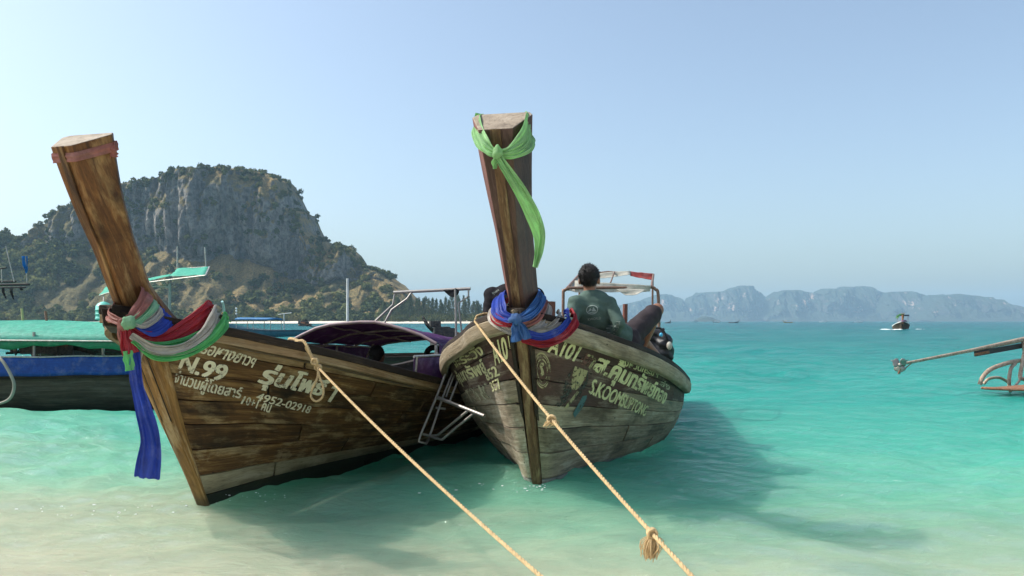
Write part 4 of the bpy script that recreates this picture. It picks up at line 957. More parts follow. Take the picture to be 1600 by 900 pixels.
# ---------------------------------------------------------------- votive cloths
c_pink = cloth('faded_pink_cloth', (.40, .15, .12), .3, .2, (.22, .10, .07)); c_red = cloth('red_cloth', (.42, .022, .035), .3, .2)
c_green = cloth('green_cloth', (.16, .62, .21), .4, .15); c_pale = cloth('off_white_cloth', (.62, .57, .50), .35, .12, (.42, .36, .30)); c_blue = cloth('blue_cloth', (.03, .075, .46), .3, .2)
c_lime = cloth('lime_sash', (.42, .74, .34), .5, .12); c_sky = cloth('sky_blue_cloth', (.05, .16, .42), .3, .2); c_mint = cloth('mint_cloth', (.30, .60, .34), .35, .15)
def drape(name, path, widths, wdir, mat, parent, folds=4, amp=.012, n=7, m=26, twist=0.0, th=.0016, seed=0, ragged=0):
    """a strip of cloth along a path, gathered in lengthwise folds"""
    pts = spline(path, n); N = len(pts); rows = []; uvs = []; L = 0
    for i, p in enumerate(pts):
        u = i/(N-1); t = (pts[min(i+1, N-1)]-pts[max(i-1, 0)]).normalized()
        k = u*(len(widths)-1); a = int(min(k, len(widths)-2)); w = widths[a]+(widths[a+1]-widths[a])*(k-a)
        if isinstance(wdir, list):
            k2 = u*(len(wdir)-1); b = int(min(k2, len(wdir)-2)); wd = Vector(wdir[b]).lerp(Vector(wdir[b+1]), k2-b)
        else: wd = Vector(wdir)
        wd = wd-t*wd.dot(t); wd.normalize(); nr = t.cross(wd)
        if twist: q = Matrix.Rotation(twist*u, 3, t); wd = q@wd; nr = q@nr
        if i: L += (p-pts[i-1]).length
        row = []; uv = []
        for j in range(m+1):
            s_ = j/m-.5; ph = s_*folds*6.283+.9*math.sin(u*5+seed)+seed
            e = 0
            if ragged and i == N-1: e = ragged*noise.noise(Vector((s_*9, seed, 1)))
            fz = noise.noise(Vector((s_*folds*2.6+seed*3, u*1.6, seed)))*1.5+.8*noise.noise(Vector((s_*folds*6.5+seed, u*2.6, seed+4)))+.5*math.sin(ph*.7)
            row.append(p+wd*(s_*w*(1+.10*noise.noise(Vector((u*5, seed, 2))))+.003*math.sin(u*11+j*.25+seed))+nr*amp*fz+t*e); uv.append((L, s_*w))
        rows.append(row); uvs.append(uv)
    mb = MB(); mb.grid(rows, uvs); o = mb.build(name, mat, parent, True); k_ = o.modifiers.new('thick', 'SOLIDIFY'); k_.thickness = th; k_.offset = 0
    s2 = o.modifiers.new('sub', 'SUBSURF'); s2.levels = 1; s2.render_levels = 1
    return o
def knot(name, c, r_, mat, parent, seed=0):
    mb = MB(); mb.ball(c, r_, 22, 14); c = Vector(c)
    for i, v in enumerate(mb.v):
        v = Vector(v); d = v-c; mb.v[i] = tuple(c+d*(.92+.05*math.sin(math.atan2(d.z+.4*d.x, d.x)*5+seed)+.30*noise.noise(d.normalized()*1.3+Vector((seed, 0, 0)))))
    return mb.build(name, mat, parent, True, weld=True)
UP = Vector((0, 0, 1))
def W1(x, y, z): return boat1.location+Matrix.Rotation(-YAW1, 3, 'Z')@Vector((x, y, z))
def W2(x, y, z): return boat2.location+Matrix.Rotation(-YAW2, 3, 'Z')@Vector((x, y, z))
# ribbon round the top of the brown prow
rb = empty('pink_ribbon', W1(0, -1.2, 2.3), label='faded pink ribbon tied round the top of the brown prow', cat='ribbon'); o0 = rb.location
def ring_prow(Wf, z, wf, wb, d, lift, f, pad):
    y0 = -f
    return [Wf(-wf-pad, y0-pad, z), Wf(wf+pad, y0-pad, z), Wf(wb+pad, y0+d*.82, z+lift*.82), Wf(wb*.86+pad, y0+d+pad, z+lift), Wf(-wb*.86-pad, y0+d+pad, z+lift), Wf(-wb-pad, y0+d*.82, z+lift*.82), Wf(-wf-pad, y0-pad, z)]
pr = ring_prow(W1, 2.305, .0725, .178, .23, .12, STEM(2.305), .008)
dense = []
for a, b in zip(pr[:-1], pr[1:]): dense += [a.lerp(b, k/4)-o0 for k in range(4)]
dense.append(pr[-1]-o0)
drape('band', dense, [.055, .06, .05, .065, .055], (0, -.3, 1), c_pink, rb, 1.6, .004, 2, 8, th=.006)
drape('loose_end', [p-o0 for p in (P(164, 219, 4.78), P(171, 228, 4.79), P(176, 236, 4.78), P(184, 238, 4.76))], [.05, .075, .07, .05], (0.2, -.2, 1), c_pink, rb, 1.5, .008, ragged=.03, seed=2)
drape('loose_end', [p-o0 for p in (P(166, 222, 4.8), P(168, 236, 4.8), P(169, 250, 4.8))], [.04, .045, .02], (1, 0, 0), cloth('bright_pink_cloth', (.75, .12, .16), .5), rb, 1.2, .006, seed=5)
# bundle of cloths on the brown bow
sh1 = empty('votive_cloth', P(207, 498, 4.9), label='bundle of red, white, green and blue cloths tied to the brown bow', cat='cloth'); o1 = sh1.location
def q1(*pp): return [P(*p)-o1 for p in pp]
drape('pink_band', q1((212, 476, 5.45), (227, 456, 5.16), (229, 462, 5.02), (220, 479, 4.95), (208, 493, 4.88), (198, 497, 4.85)), [.06, .09, .09, .08, .06, .04], (-.7, 0, .6), c_pink, sh1, 2, .006)
drape('green_band', q1((226, 492, 5.5), (237, 468, 5.25), (239, 473, 5.08), (228, 488, 4.96), (214, 500, 4.88), (205, 502, 4.84)), [.07, .09, .09, .08, .07, .05], (-.65, 0, .65), c_mint, sh1, 3, .008, seed=1)
drape('white_band', q1((236, 500, 5.6), (244, 476, 5.32), (248, 482, 5.14), (238, 495, 5.0), (222, 506, 4.91), (208, 506, 4.85)), [.07, .09, .10, .09, .07, .04], (-.65, 0, .65), c_pale, sh1, 3, .008, seed=2)
drape('blue_band', q1((250, 512, 5.65), (257, 487, 5.36), (260, 494, 5.18), (248, 506, 5.05), (230, 516, 4.95), (212, 510, 4.86)), [.09, .12, .14, .13, .10, .05], (-.65, 0, .65), c_blue, sh1, 3, .008, seed=3)
drape('left_band', q1((186, 470, 5.2), (168, 490, 4.92), (180, 500, 4.84), (196, 503, 4.82)), [.05, .06, .06, .05], (.4, -.2, .8), c_pink, sh1, 2, .008, seed=7)
knot('knot', P(201, 505, 4.80)-o1, (.045, .045, .05), c_mint, sh1, 3)
knot('knot', P(192, 508, 4.80)-o1, (.03, .035, .05), c_pink, sh1, 5)
drape('red_drape', q1((200, 514, 4.80), (225, 527, 4.90), (262, 527, 5.08), (296, 508, 5.20), (320, 490, 5.29), (328, 482, 5.38), (334, 484, 5.56)), [.05, .085, .09, .11, .12, .11, .10], (-.15, -.1, 1), c_red, sh1, 4, .012, seed=4)
drape('green_drape', q1((205, 525, 4.80), (240, 541, 4.92), (280, 537, 5.12), (318, 520, 5.22), (336, 505, 5.30)), [.03, .05, .07, .05, .05], (-.15, -.1, 1), c_green, sh1, 3, .012, seed=5)
drape('white_drape', q1((204, 524, 4.77), (240, 547, 4.87), (285, 545, 5.04), (320, 524, 5.20), (336, 502, 5.30), (340, 489, 5.40), (346, 492, 5.58)), [.04, .065, .075, .09, .12, .12, .10], (-.2, -.1, 1), c_pale, sh1, 5, .012, seed=6)
drape('green_drape', q1((206, 533, 4.77), (242, 556, 4.88), (288, 553, 5.05), (328, 532, 5.22), (350, 507, 5.34), (353, 495, 5.44), (358, 498, 5.62)), [.02, .05, .06, .07, .08, .08, .07], (-.25, -.1, 1), c_green, sh1, 3, .012, seed=9)
drape('red_tail', q1((196, 508, 4.79), (198, 530, 4.78), (204, 553, 4.78)), [.05, .07, .10], (1, .2, 0), c_red, sh1, 3, .010, seed=3)
drape('pink_tail', q1((190, 498, 4.80), (190, 520, 4.79), (194, 545, 4.79)), [.04, .05, .04], (1, .2, 0), c_pink, sh1, 2, .008, seed=4)
drape('green_tail', q1((199, 548, 4.775), (201, 562, 4.775), (204, 579, 4.775)), [.055, .058, .055], (1, .2, 0), c_green, sh1, 1.3, .006, seed=6)
drape('white_tail', q1((206, 530, 4.80), (216, 548, 4.82), (219, 566, 4.83)), [.04, .06, .02], (1, .2, 0), c_pale, sh1, 2, .008, seed=8)
drape('blue_tail', q1((210, 545, 4.80), (213, 590, 4.79), (224, 640, 4.78), (235, 690, 4.78), (230, 748, 4.78)), [.05, .07, .10, .105, .165], [(1, .9, .1), (1, -.2, .1), (1, .6, .1), (1, .1, .15)], c_blue, sh1, 2.2, .014, n=9, m=18, seed=2, ragged=.02)
# sash on the dark prow
sash = empty('lime_green_sash', W2(0, -1.3, 2.3), label='lime green sash knotted round the top of the dark prow', cat='cloth'); o2 = sash.location
def q2(*pp): return [P(*p)-o2 for p in pp]
drape('band', q2((752, 186, 5.42), (744, 194, 5.24), (752, 220, 5.02), (764, 234, 4.96), (776, 240, 4.94)), [.08, .11, .10, .07, .045], (.45, .1, .9), c_lime, sash, 4, .010, seed=1)
drape('band', q2((824, 190, 5.36), (829, 200, 5.22), (822, 222, 5.05), (800, 237, 4.97), (779, 240, 4.95)), [.14, .21, .15, .09, .05], (-.25, .1, 1), c_lime, sash, 6, .012, seed=2)
pb = [(742, 192, 5.36), (784, 196, 5.45), (824, 192, 5.36)]
drape('band', q2(*pb), [.14, .12, .14], (0, 0, 1), c_lime, sash, 3, .008, seed=3)
knot('knot', P(777, 239, 4.93)-o2, (.036, .036, .05), c_lime, sash, 1)
drape('tail', q2((777, 240, 4.92), (790, 262, 4.93), (812, 298, 4.98), (832, 335, 5.06), (843, 365, 5.12), (842, 392, 5.15), (836, 418, 5.16)), [.04, .06, .08, .095, .085, .065, .03], [(1, -.2, .6), (1, -.1, .5), (1, 0, .3), (.9, .6, .1)], c_lime, sash, 3, .012, n=8, seed=4)
drape('tail', q2((776, 244, 4.92), (773, 254, 4.93), (773, 264, 4.94)), [.03, .04, .02], (1, 0, 0), c_lime, sash, 2, .008, seed=5)
# bundle on the grey bow
sh2 = empty('votive_cloth', P(806, 500, 5.45), label='blue, red and white cloths knotted round the dark prow foot', cat='cloth'); o3 = sh2.location
def q3(*pp): return [P(*p)-o3 for p in pp]
drape('blue_band', q3((800, 455, 5.95), (782, 460, 5.75), (778, 474, 5.52), (781, 489, 5.44), (792, 496, 5.40), (806, 498, 5.38)), [.05, .11, .12, .08, .05], (.7, 0, .55), c_blue, sh2, 3, .010, seed=1)
drape('blue_band', q3((822, 452, 5.98), (845, 456, 5.80), (844, 470, 5.60), (833, 486, 5.48), (818, 496, 5.40), (806, 498, 5.38)), [.05, .075, .085, .08, .05], (-.7, 0, .5), c_sky, sh2, 4, .010, seed=2)
drape('red_band', q3((795, 470, 5.95), (775, 476, 5.66), (772, 494, 5.48), (785, 502, 5.41), (806, 508, 5.39)), [.05, .07, .075, .05], (.5, 0, .8), c_red, sh2, 3, .010, seed=3)
drape('red_band', q3((825, 460, 6.0), (851, 466, 5.80), (849, 478, 5.62), (838, 498, 5.48), (815, 508, 5.40)), [.05, .055, .06, .06], (-.7, 0, .6), c_pink, sh2, 3, .008, seed=4)
drape('white_band', q3((795, 474, 6.0), (770, 480, 5.70), (766, 494, 5.53), (777, 508, 5.43), (806, 522, 5.41)), [.03, .04, .045, .05], (.5, 0, .8), c_pale, sh2, 2, .008, seed=5)
drape('white_band', q3((830, 466, 6.05), (856, 474, 5.82), (856, 488, 5.66), (846, 508, 5.50), (820, 522, 5.42)), [.04, .05, .065, .05], (-.7, 0, .6), c_pale, sh2, 3, .008, seed=6)
knot('knot', P(805, 498, 5.36)-o3, (.045, .04, .045), c_sky, sh2, 2)
drape('knot_tail', q3((806, 500, 5.35), (810, 512, 5.35), (815, 532, 5.36)), [.05, .10, .15], (1, 0, -.25), c_sky, sh2, 3, .016, seed=7)
drape('blue_swag', q3((818, 522, 5.37), (848, 529, 5.42), (876, 519, 5.52), (889, 502, 5.60), (886, 488, 5.72), (882, 490, 5.85)), [.07, .085, .085, .07, .06], (-.2, 0, 1), c_blue, sh2, 4, .012, seed=8)
drape('red_swag', q3((815, 531, 5.35), (850, 537, 5.41), (882, 526, 5.52), (900, 503, 5.62), (896, 489, 5.76), (892, 492, 5.88)), [.04, .05, .055, .07, .08, .07], (-.3, 0, 1), c_red, sh2, 3, .012, seed=9)
drape('white_swag', q3((838, 517, 5.42), (858, 512, 5.50), (872, 501, 5.58), (875, 489, 5.70), (870, 492, 5.85)), [.03, .05, .06, .05], (-.3, 0, 1), c_pale, sh2, 3, .012, seed=10)

# ---------------------------------------------------------------- ropes
def strand_rope(path, r_, pitch=.075, n=6):
    """three strands laid round each other along the path"""
    L = sum((path[i+1]-path[i]).length for i in range(len(path)-1)); N = int(L/pitch*7)+2
    d = [0]
    for i in range(len(path)-1): d.append(d[-1]+(path[i+1]-path[i]).length)
    def at(s_):
        i = min(max(int(np.searchsorted(d, s_, 'right'))-1, 0), len(path)-2); u = (s_-d[i])/max(1e-9, d[i+1]-d[i]); return path[i].lerp(path[i+1], u)
    mb = MB(); a = None
    fr_ = []
    for i in range(N):
        s_ = L*i/(N-1); p = at(s_); t = (at(min(L, s_+.02))-at(max(0, s_-.02))).normalized()
        a = t.orthogonal().normalized() if a is None else (a-t*a.dot(t)).normalized()
        fr_.append((p, a.copy(), t.cross(a), s_))
    for k in range(3):
        pts = [p+(x*math.cos(s_/pitch*6.283+k*2.094)+y*math.sin(s_/pitch*6.283+k*2.094))*r_*.5 for p, x, y, s_ in fr_]
        mb.tube(pts, r_*.56, n)
    return mb
def sagged(a, b, sag, n=40):
    return [a.lerp(b, i/n)-Vector((0, 0, sag*4*(i/n)*(1-i/n))) for i in range(n+1)]
def rope_knot(c, r_, parent, seed):
    mb = MB(); rr = random.Random(seed); c = Vector(c); pts = []
    for k in range(26):
        a = k*.95; pts.append(c+Vector((math.cos(a)*r_, math.sin(a*1.37+seed)*r_*.8, math.sin(a)*r_*.9)))
    mb.tube(spline(pts, 3), r_*.36, 6); mb.ball(c, r_*.8, 10, 8)
    return mb.build('knot', rope_m, parent, True)
def fray(c, d, L, w, parent, n=60, seed=1, nm='frayed_end'):
    mb = MB(); rr = random.Random(seed); c = Vector(c); d = Vector(d).normalized()
    for k in range(n):
        o_ = Vector((rr.gauss(0, 1), rr.gauss(0, 1), rr.gauss(0, .3)))*w*.3
        e = c+d*L*rr.uniform(.6, 1.05)+o_*1.25+Vector((rr.gauss(0, 1), rr.gauss(0, 1), 0))*w*.15
        m_ = c.lerp(e, .5)+o_*rr.uniform(.3, 1.6)
        mb.tube(spline([c+o_*.2, m_, e], 3), .0022, 4)
    return mb.build(nm, rope_m, parent, True)
# the brown boat's line
k1 = P(497, 574, 5.75); e1 = P(884, 906, 3.0); far1 = e1+(e1-k1)*.52
r1 = empty('mooring_rope', k1, label='tan mooring rope running from the brown boat to the shore', cat='rope')
strand_rope([p-k1 for p in sagged(k1, far1, .075)], .0092).build('line', rope_m, r1, True)
g0 = P(452, 530, 6.05); g1 = P(468, 534, 5.86)
strand_rope(spline([P(458, 548, 6.2)-k1, g0-k1, g1-k1, P(484, 552, 5.78)-k1, k1-k1], 8), .012).build('lashing', rope_m, r1, True)
strand_rope(spline([P(462, 534, 5.9)-k1, P(474, 533, 5.8)-k1, P(482, 546, 5.76)-k1, P(488, 560, 5.75)-k1, P(499, 574, 5.74)-k1], 8), .012, .06).build('lashing', rope_m, r1, True)
lp = [P(*p)-k1 for p in ((497, 574, 5.72), (496, 590, 5.69), (488, 608, 5.67), (486, 620, 5.66), (494, 627, 5.66), (504, 620, 5.66), (505, 604, 5.67), (499, 588, 5.69), (497, 576, 5.72))]
strand_rope(spline(lp, 6), .0085, .05).build('loop', rope_m, r1, True)
rope_knot((0, 0, 0), .021, r1, 2); rope_knot(P(492, 565, 5.74)-k1, .022, r1, 4)
# the grey boat's line
s0 = W2(-.345, -.69, 1.350); s2 = P(1116, 906, 2.85); far2 = s2+(s2-s0)*.37
path2 = sagged(s0, far2, .09)
r2 = empty('mooring_rope', s0, label='tan mooring rope with a frayed knot running from the grey bow', cat='rope')
strand_rope([p-s0 for p in spline([W2(-.17, -.50, 1.30), W2(-.22, -.55, 1.385), W2(-.28, -.62, 1.405), W2(-.335, -.675, 1.388)], 4)+path2], .0095).build('line', rope_m, r2, True)
def on_path(path, px):
    return min(path_dense, key=lambda p: abs(800+FP*p.x/p.y-px))
path_dense = [path2[i].lerp(path2[i+1], k/20) for i in range(len(path2)-1) for k in range(20)]
ka = on_path(path2, 862); kb = on_path(path2, 1019)
rope_knot(ka-s0, .021, r2, 3); fray(ka-s0, (-.5, 0, -.6), .05, .05, r2, 14, 3, 'loose_strands')
rope_knot(kb-s0, .018, r2, 6); fray(kb-s0+Vector((0, 0, -.005)), (-.10, 0, -1), .10, .036, r2, 150, 7)

# ---------------------------------------------------------------- people
skin_m = plain('tanned_skin', (.26, .125, .075), .5, 0, .1, 12, spec=.35); hair_b = plain('black_hair', (.014, .012, .011), .55, 0, .5, 60, .6, .3)
shirt_g = plain('dark_green_shirt', (.075, .118, .10), .8, 0, .2, 8, .3, .15, dirt=(.10, .15, .125), dirt_amt=.4)
shorts_m = plain('dark_shorts', (.042, .033, .036), .8, 0, .25, 10, .3, .15); shirt_b = plain('black_shirt', (.016, .014, .017), .85, 0, .3, 9, .3, .1)
def solid(name, caps, voxel, mat, parent=None, wrinkle=0.0, seed=0, smooth=6, **k):
    """one continuous skin grown over tapered limbs: caps = (a, b, ra, rb) or (centre, (rx, ry, rz), rot)"""
    mb = MB()
    for c in caps:
        if len(c) == 4:
            a, b, ra, rb = Vector(c[0]), Vector(c[1]), c[2], c[3]; n_ = max(2, int((b-a).length/(min(ra, rb)*.45))+1)
            for i in range(n_+1): mb.ball(a.lerp(b, i/n_), ra+(rb-ra)*i/n_, 14, 9)
        else: mb.ball(c[0], c[1], 22, 14, rot=c[2])
    me = mb.mesh(name, weld=True); o = bpy.data.objects.new(name, me)
    m_ = o.modifiers.new('r', 'REMESH'); m_.mode = 'VOXEL'; m_.voxel_size = voxel
    s_ = o.modifiers.new('s', 'SMOOTH'); s_.iterations = smooth; s_.factor = .5
    me2 = baked(o)
    if wrinkle:
        co = [v.co.copy() for v in me2.vertices]; nn = [v.normal.copy() for v in me2.vertices]; out = []
        for p, vn in zip(co, nn):
            out.extend(p+vn*wrinkle*(noise.fractal(Vector((p.x*9+seed, p.y*9, p.z*15)), 1, 2, 3)+.6*math.sin(p.z*60+p.x*30+4*noise.noise(p*6))))
        me2.vertices.foreach_set('co', out); me2.update()
    me2.name = name; me2.materials.clear()
    return link(name, me2, mat, parent, True, **k)
def rotm(ax, d): return Matrix.Rotation(R(d), 3, ax)
def hand(wrist, fdir, pdown, s_=1.0, curl=.3):
    """palm with four fingers and a thumb leaving its side; returns capsules"""
    w = Vector(wrist); f = Vector(fdir).normalized(); n_ = Vector(pdown).normalized(); sd = f.cross(n_).normalized(); caps = []
    caps.append((w, w+f*.05*s_, .024*s_, .026*s_))
    for k, (o_, l) in enumerate(((-.030, .068), (-.010, .078), (.010, .074), (.029, .058))):
        a = w+f*.075*s_+sd*o_*s_; caps.append((w+f*.03*s_+sd*o_*.7*s_, a, .014*s_, .0115*s_))
        b = a+(f*(1-curl*.4)+n_*curl).normalized()*l*.45*s_; c = b+(f*(1-curl)+n_*curl*1.4).normalized()*l*.55*s_
        caps += [(a, b, .0095*s_, .0085*s_), (b, c, .0085*s_, .0065*s_)]
    t0 = w+f*.02*s_-sd*.026*s_; t1 = t0+(f*.6-sd*.8).normalized()*.035*s_; t2 = t1+(f*.9-sd*.3).normalized()*.03*s_
    caps += [(t0, t1, .012*s_, .0105*s_), (t1, t2, .010*s_, .0075*s_)]
    return caps
def head_caps(c, look, tilt=0.0, s_=1.0):
    """skull, jaw, nose, ears, brow for a head centred at c that looks along `look`"""
    c = Vector(c); f = Vector(look).normalized(); r_ = f.cross(UP).normalized(); u = r_.cross(f)
    M_ = Matrix((r_, f, u)).transposed()
    def T(x, y, z): return c+M_@Vector((x, y, z))*s_
    caps = [(T(0, -.012, .025), (.077*s_, .093*s_, .092*s_), M_), (T(0, .028, -.045), (.056*s_, .062*s_, .068*s_), M_), (T(0, .092, -.018), T(0, .104, -.030), .011*s_, .014*s_),
            (T(-.028, .088, -.066), T(.028, .088, -.066), .008*s_, .008*s_), (T(-.03, .08, .008), T(.03, .08, .008), .014*s_, .014*s_),
            (T(-.080, -.008, -.012), (.012*s_, .022*s_, .033*s_), M_), (T(.080, -.008, -.012), (.012*s_, .022*s_, .033*s_), M_)]
    return caps, T, M_
def hair_mesh(T, M_, s_, parent, seed=0, n=900):
    """short thick hair: a cap plus many tufts"""
    caps = [(T(0, -.022, .040), (.083*s_, .094*s_, .090*s_), M_), (T(0, -.050, .0), (.072*s_, .052*s_, .060*s_), M_)]
    o = solid('hair', caps, .008, hair_b, parent, .003, seed, 3)
    rr = random.Random(seed); mb = MB()
    me = o.data; vs_ = [(v.co.copy(), v.normal.copy()) for v in me.vertices]
    for _ in range(n):
        p, nr = rr.choice(vs_); d = (nr+Vector((rr.gauss(0, .35), rr.gauss(0, .35), rr.gauss(-1.1, .5)))).normalized(); sd = d.orthogonal().normalized()*.003
        mb.poly([p-sd, p+sd, p+d*rr.uniform(.010, .020)])
    b = len(me.vertices); bm = bmesh.new(); bm.from_mesh(me); t_ = mb.mesh('t'); bm.from_mesh(t_); bm.to_mesh(me); bm.free(); bpy.data.meshes.remove(t_)
    return o
def eyes(T, M_, s_, parent):
    mb = MB()
    for x in (-.031, .031): mb.ball(T(x, .083, -.008), .0105*s_, 10, 8)
    mb.build('eyes', plain('eye_white', (.6, .58, .54), .2), parent, True)

# dark bundle by the far rail
bagm = plain('black_vinyl', (.02, .02, .022), .45, 0, .5, 9, .5)
bag = solid('bundle', [(P(1012, 528, 8.6), P(1030, 522, 8.55), .085, .075), (P(1030, 522, 8.55), P(1040, 536, 8.5), .07, .085), (P(1008, 545, 8.6), P(1040, 552, 8.55), .11, .10), (P(1018, 516, 8.6), P(1036, 515, 8.55), .035, .03)], .016, bagm, None, .012, 4, 2, label='black bundle wedged behind the seated man against the rail', cat='bag')
mb = MB(); mb.ball(P(1033, 523, 8.30), (.018, .012, .022), 10, 7); mb.build('buckle', plain('blue_plastic', (.08, .45, .7), .3), bag, True)
mb = MB(); mb.tube(spline([P(1012, 514, 8.45), P(1032, 513, 8.42), P(1042, 528, 8.4), P(1045, 545, 8.45)], 5), .012, 6); mb.build('strap', black, bag, True)
mb = MB(); mb.ball(P(1046, 540, 8.4), (.03, .03, .045), 10, 7); mb.build('tag', white_tarp, bag, True)


# man in the green shirt, leaning back on one arm on the grey foredeck
pa = empty('person', P(960, 545, 6.75), label='person in a dark green long-sleeved shirt reclining on the grey foredeck', cat='person'); oa = pa.location
def A(*p): return P(*p)-oa
neck, chest, waist, pelv = A(922, 464, 6.50), A(928, 487, 6.52), A(948, 515, 6.62), A(972, 537, 6.78)
lsh, rsh = A(900, 475, 6.46), A(951, 477, 6.49)
lel, lwr = A(893, 506, 6.36), A(905, 532, 6.42)
rel, rwr = A(967, 505, 6.38), A(955, 534, 6.50)
rkn, ran = A(1027, 484, 7.10), A(1003, 545, 7.25)
lkn, lan = A(1000, 528, 7.40), A(1030, 560, 7.60)
hc = A(921, 437, 6.52)
caps_h, TH, MH = head_caps(hc, (.25, 1, -.05))
torso = [(chest, (.165, .105, .17), rotm('Y', -18)), (waist, (.135, .10, .14), rotm('Y', -35)), (pelv, (.155, .125, .12), rotm('Y', -35)), (chest, waist, .12, .115), (waist, pelv, .115, .12),
         (chest+Vector((0, 0, .05)), neck, .085, .058), (lsh, chest, .062, .09), (rsh, chest, .062, .09)]
armsl = [(lsh, lel, .056, .043), (lel, lwr, .042, .028)]; armsr = [(rsh, rel, .056, .043), (rel, rwr, .042, .028)]
legs = [(pelv, rkn, .095, .06), (rkn, ran, .058, .036), (pelv+Vector((.05, .1, -.02)), lkn, .09, .06), (lkn, lan, .056, .036)]
feet = [(ran+Vector((-.01, -.04, -.03)), ran+Vector((.10, .14, -.06)), .034, .026), (lan+Vector((0, -.03, -.03)), lan+Vector((.12, .14, -.05)), .034, .026)]
solid('body', torso+[(neck-Vector((0, 0, .02)), hc-Vector((0, 0, .04)), .050, .052)]+caps_h+armsl+armsr+legs+feet+hand(lwr, (.1, .2, -1), (0, 1, 0))+hand(rwr, (.1, .3, -1), (0, 1, 0)), .0085, skin_m, pa)
def inflate(caps, d): return [(c[0], c[1], c[2]+d, c[3]+d) if len(c) == 4 else (c[0], tuple(x+d for x in c[1]), c[2]) for c in caps]
solid('shirt', inflate([t for t in torso if t[0] is not pelv]+armsl+armsr+[(waist, pelv+Vector((0, 0, .03)), .125, .125)], .013), .011, shirt_g, pa, .0045, 3, 3)
solid('shorts', inflate([(pelv, (.155, .125, .12), rotm('Y', -35)), (pelv, pelv.lerp(rkn, .86), .10, .072), (pelv+Vector((.05, .1, -.02)), (pelv+Vector((.05, .1, -.02))).lerp(lkn, .8), .095, .07)], .016), .011, shorts_m, pa, .003, 7, 3)
hair_mesh(TH, MH, 1.0, pa, 2, 1400); eyes(TH, MH, 1.0, pa)
def back_print(body, c, w_, h_, nrm, up_, mat, parent, target, nm='shirt_print'):
    """lettering pressed on to the cloth: flat text dropped on to the surface of `target`"""
    cu = bpy.data.curves.new('p', 'FONT'); cu.body = body; cu.align_x = 'CENTER'; cu.resolution_u = 3
    me = baked(bpy.data.objects.new('p', cu)); me.materials.clear()
    return drop(me, c, w_, h_, nrm, up_, mat, parent, target, nm)
def drop(me, c, w_, h_, nrm, up_, mat, parent, target, nm):
    xs_ = [v.co.x for v in me.vertices]; ys_ = [v.co.y for v in me.vertices]; cx, cy = (min(xs_)+max(xs_))/2, (min(ys_)+max(ys_))/2; sx, sy = w_/(max(xs_)-min(xs_)), h_/(max(ys_)-min(ys_))
    n_ = Vector(nrm).normalized(); r_ = Vector(up_).cross(n_).normalized(); u_ = n_.cross(r_); tm = target.data
    from mathutils.bvhtree import BVHTree
    bv = BVHTree.FromPolygons([v.co for v in tm.vertices], [list(p.vertices) for p in tm.polygons])
    for v in me.vertices:
        p = Vector(c)+r_*(v.co.x-cx)*sx+u_*(v.co.y-cy)*sy+n_*.5
        hit, hn, _, _ = bv.ray_cast(p, -n_)
        v.co = (hit+n_*.006) if hit is not None else p-n_*.5
    return link(nm, me, mat, parent)
print_w = plain('white_print', (.27, .32, .29), .7, 0, .1)
shirt_o = next(o for o in pa.children if o.name.startswith('shirt') and 'print' not in o.name)
back_print('KWORLD', A(929, 498, 6.4), .105, .020, (0, -1, .05), (-.12, 0, 1), print_w, pa, shirt_o)
mb = MB(); rows = [[(math.cos(2*math.pi*k/28)*rr_, math.sin(2*math.pi*k/28)*rr_*.85, 0) for rr_ in (.86, 1.0)] for k in range(29)]; mb.grid(rows)
for tri in ([(-.75, -.35, 0), (-.3, .35, 0), (-.05, -.05, 0)], [(-.1, -.3, 0), (.25, .45, 0), (.7, -.35, 0)], [(-.6, -.45, 0), (.65, -.45, 0), (.5, -.55, 0), (-.45, -.55, 0)]): mb.poly(tri)
drop(mb.mesh('logo'), A(925, 484, 6.4), .095, .075, (0, -1, .05), (-.12, 0, 1), print_w, pa, shirt_o, 'shirt_emblem')
back_print('MUIAV', A(959, 512, 6.38), .10, .022, (.55, -1, 0), (1, .4, 0), print_w, pa, shirt_o, 'sleeve_print')

# person in black, hidden by the dark prow but for a shoulder
pb_ = empty('person', P(800, 540, 6.7), label='person in a black shirt half hidden behind the dark prow', cat='person'); ob = pb_.location
def B(*p): return P(*p)-ob
neck, chest, waist, pelv = B(812, 450, 6.68), B(797, 474, 6.66), B(793, 505, 6.68), B(803, 530, 6.72)
lsh, rsh = B(769, 461, 6.66), B(838, 462, 6.68); hc = B(815, 428, 6.72)
lel, lwr = B(764, 494, 6.60), B(780, 522, 6.80); rel, rwr = B(842, 495, 6.75), B(828, 515, 6.95)
caps_h, TH, MH = head_caps(hc, (.1, 1, -.1))
torso = [(chest, (.165, .11, .16), rotm('Y', 4)), (waist, (.14, .11, .14), rotm('Y', 0)), (pelv, (.16, .13, .11), rotm('Y', 0)), (chest, waist, .12, .115), (waist, pelv, .115, .12), (chest+Vector((0, 0, .05)), neck, .08, .055), (lsh, chest, .06, .09), (rsh, chest, .06, .09)]
arms = [(lsh, lel, .055, .042), (lel, lwr, .042, .028), (rsh, rel, .055, .042), (rel, rwr, .042, .028)]
kn1, an1, kn2, an2 = pelv+Vector((-.15, .42, .02)), pelv+Vector((.1, .62, -.06)), pelv+Vector((.17, .42, .02)), pelv+Vector((-.08, .66, -.06))
legs = [(pelv, kn1, .095, .06), (kn1, an1, .056, .036), (pelv, kn2, .095, .06), (kn2, an2, .056, .036)]
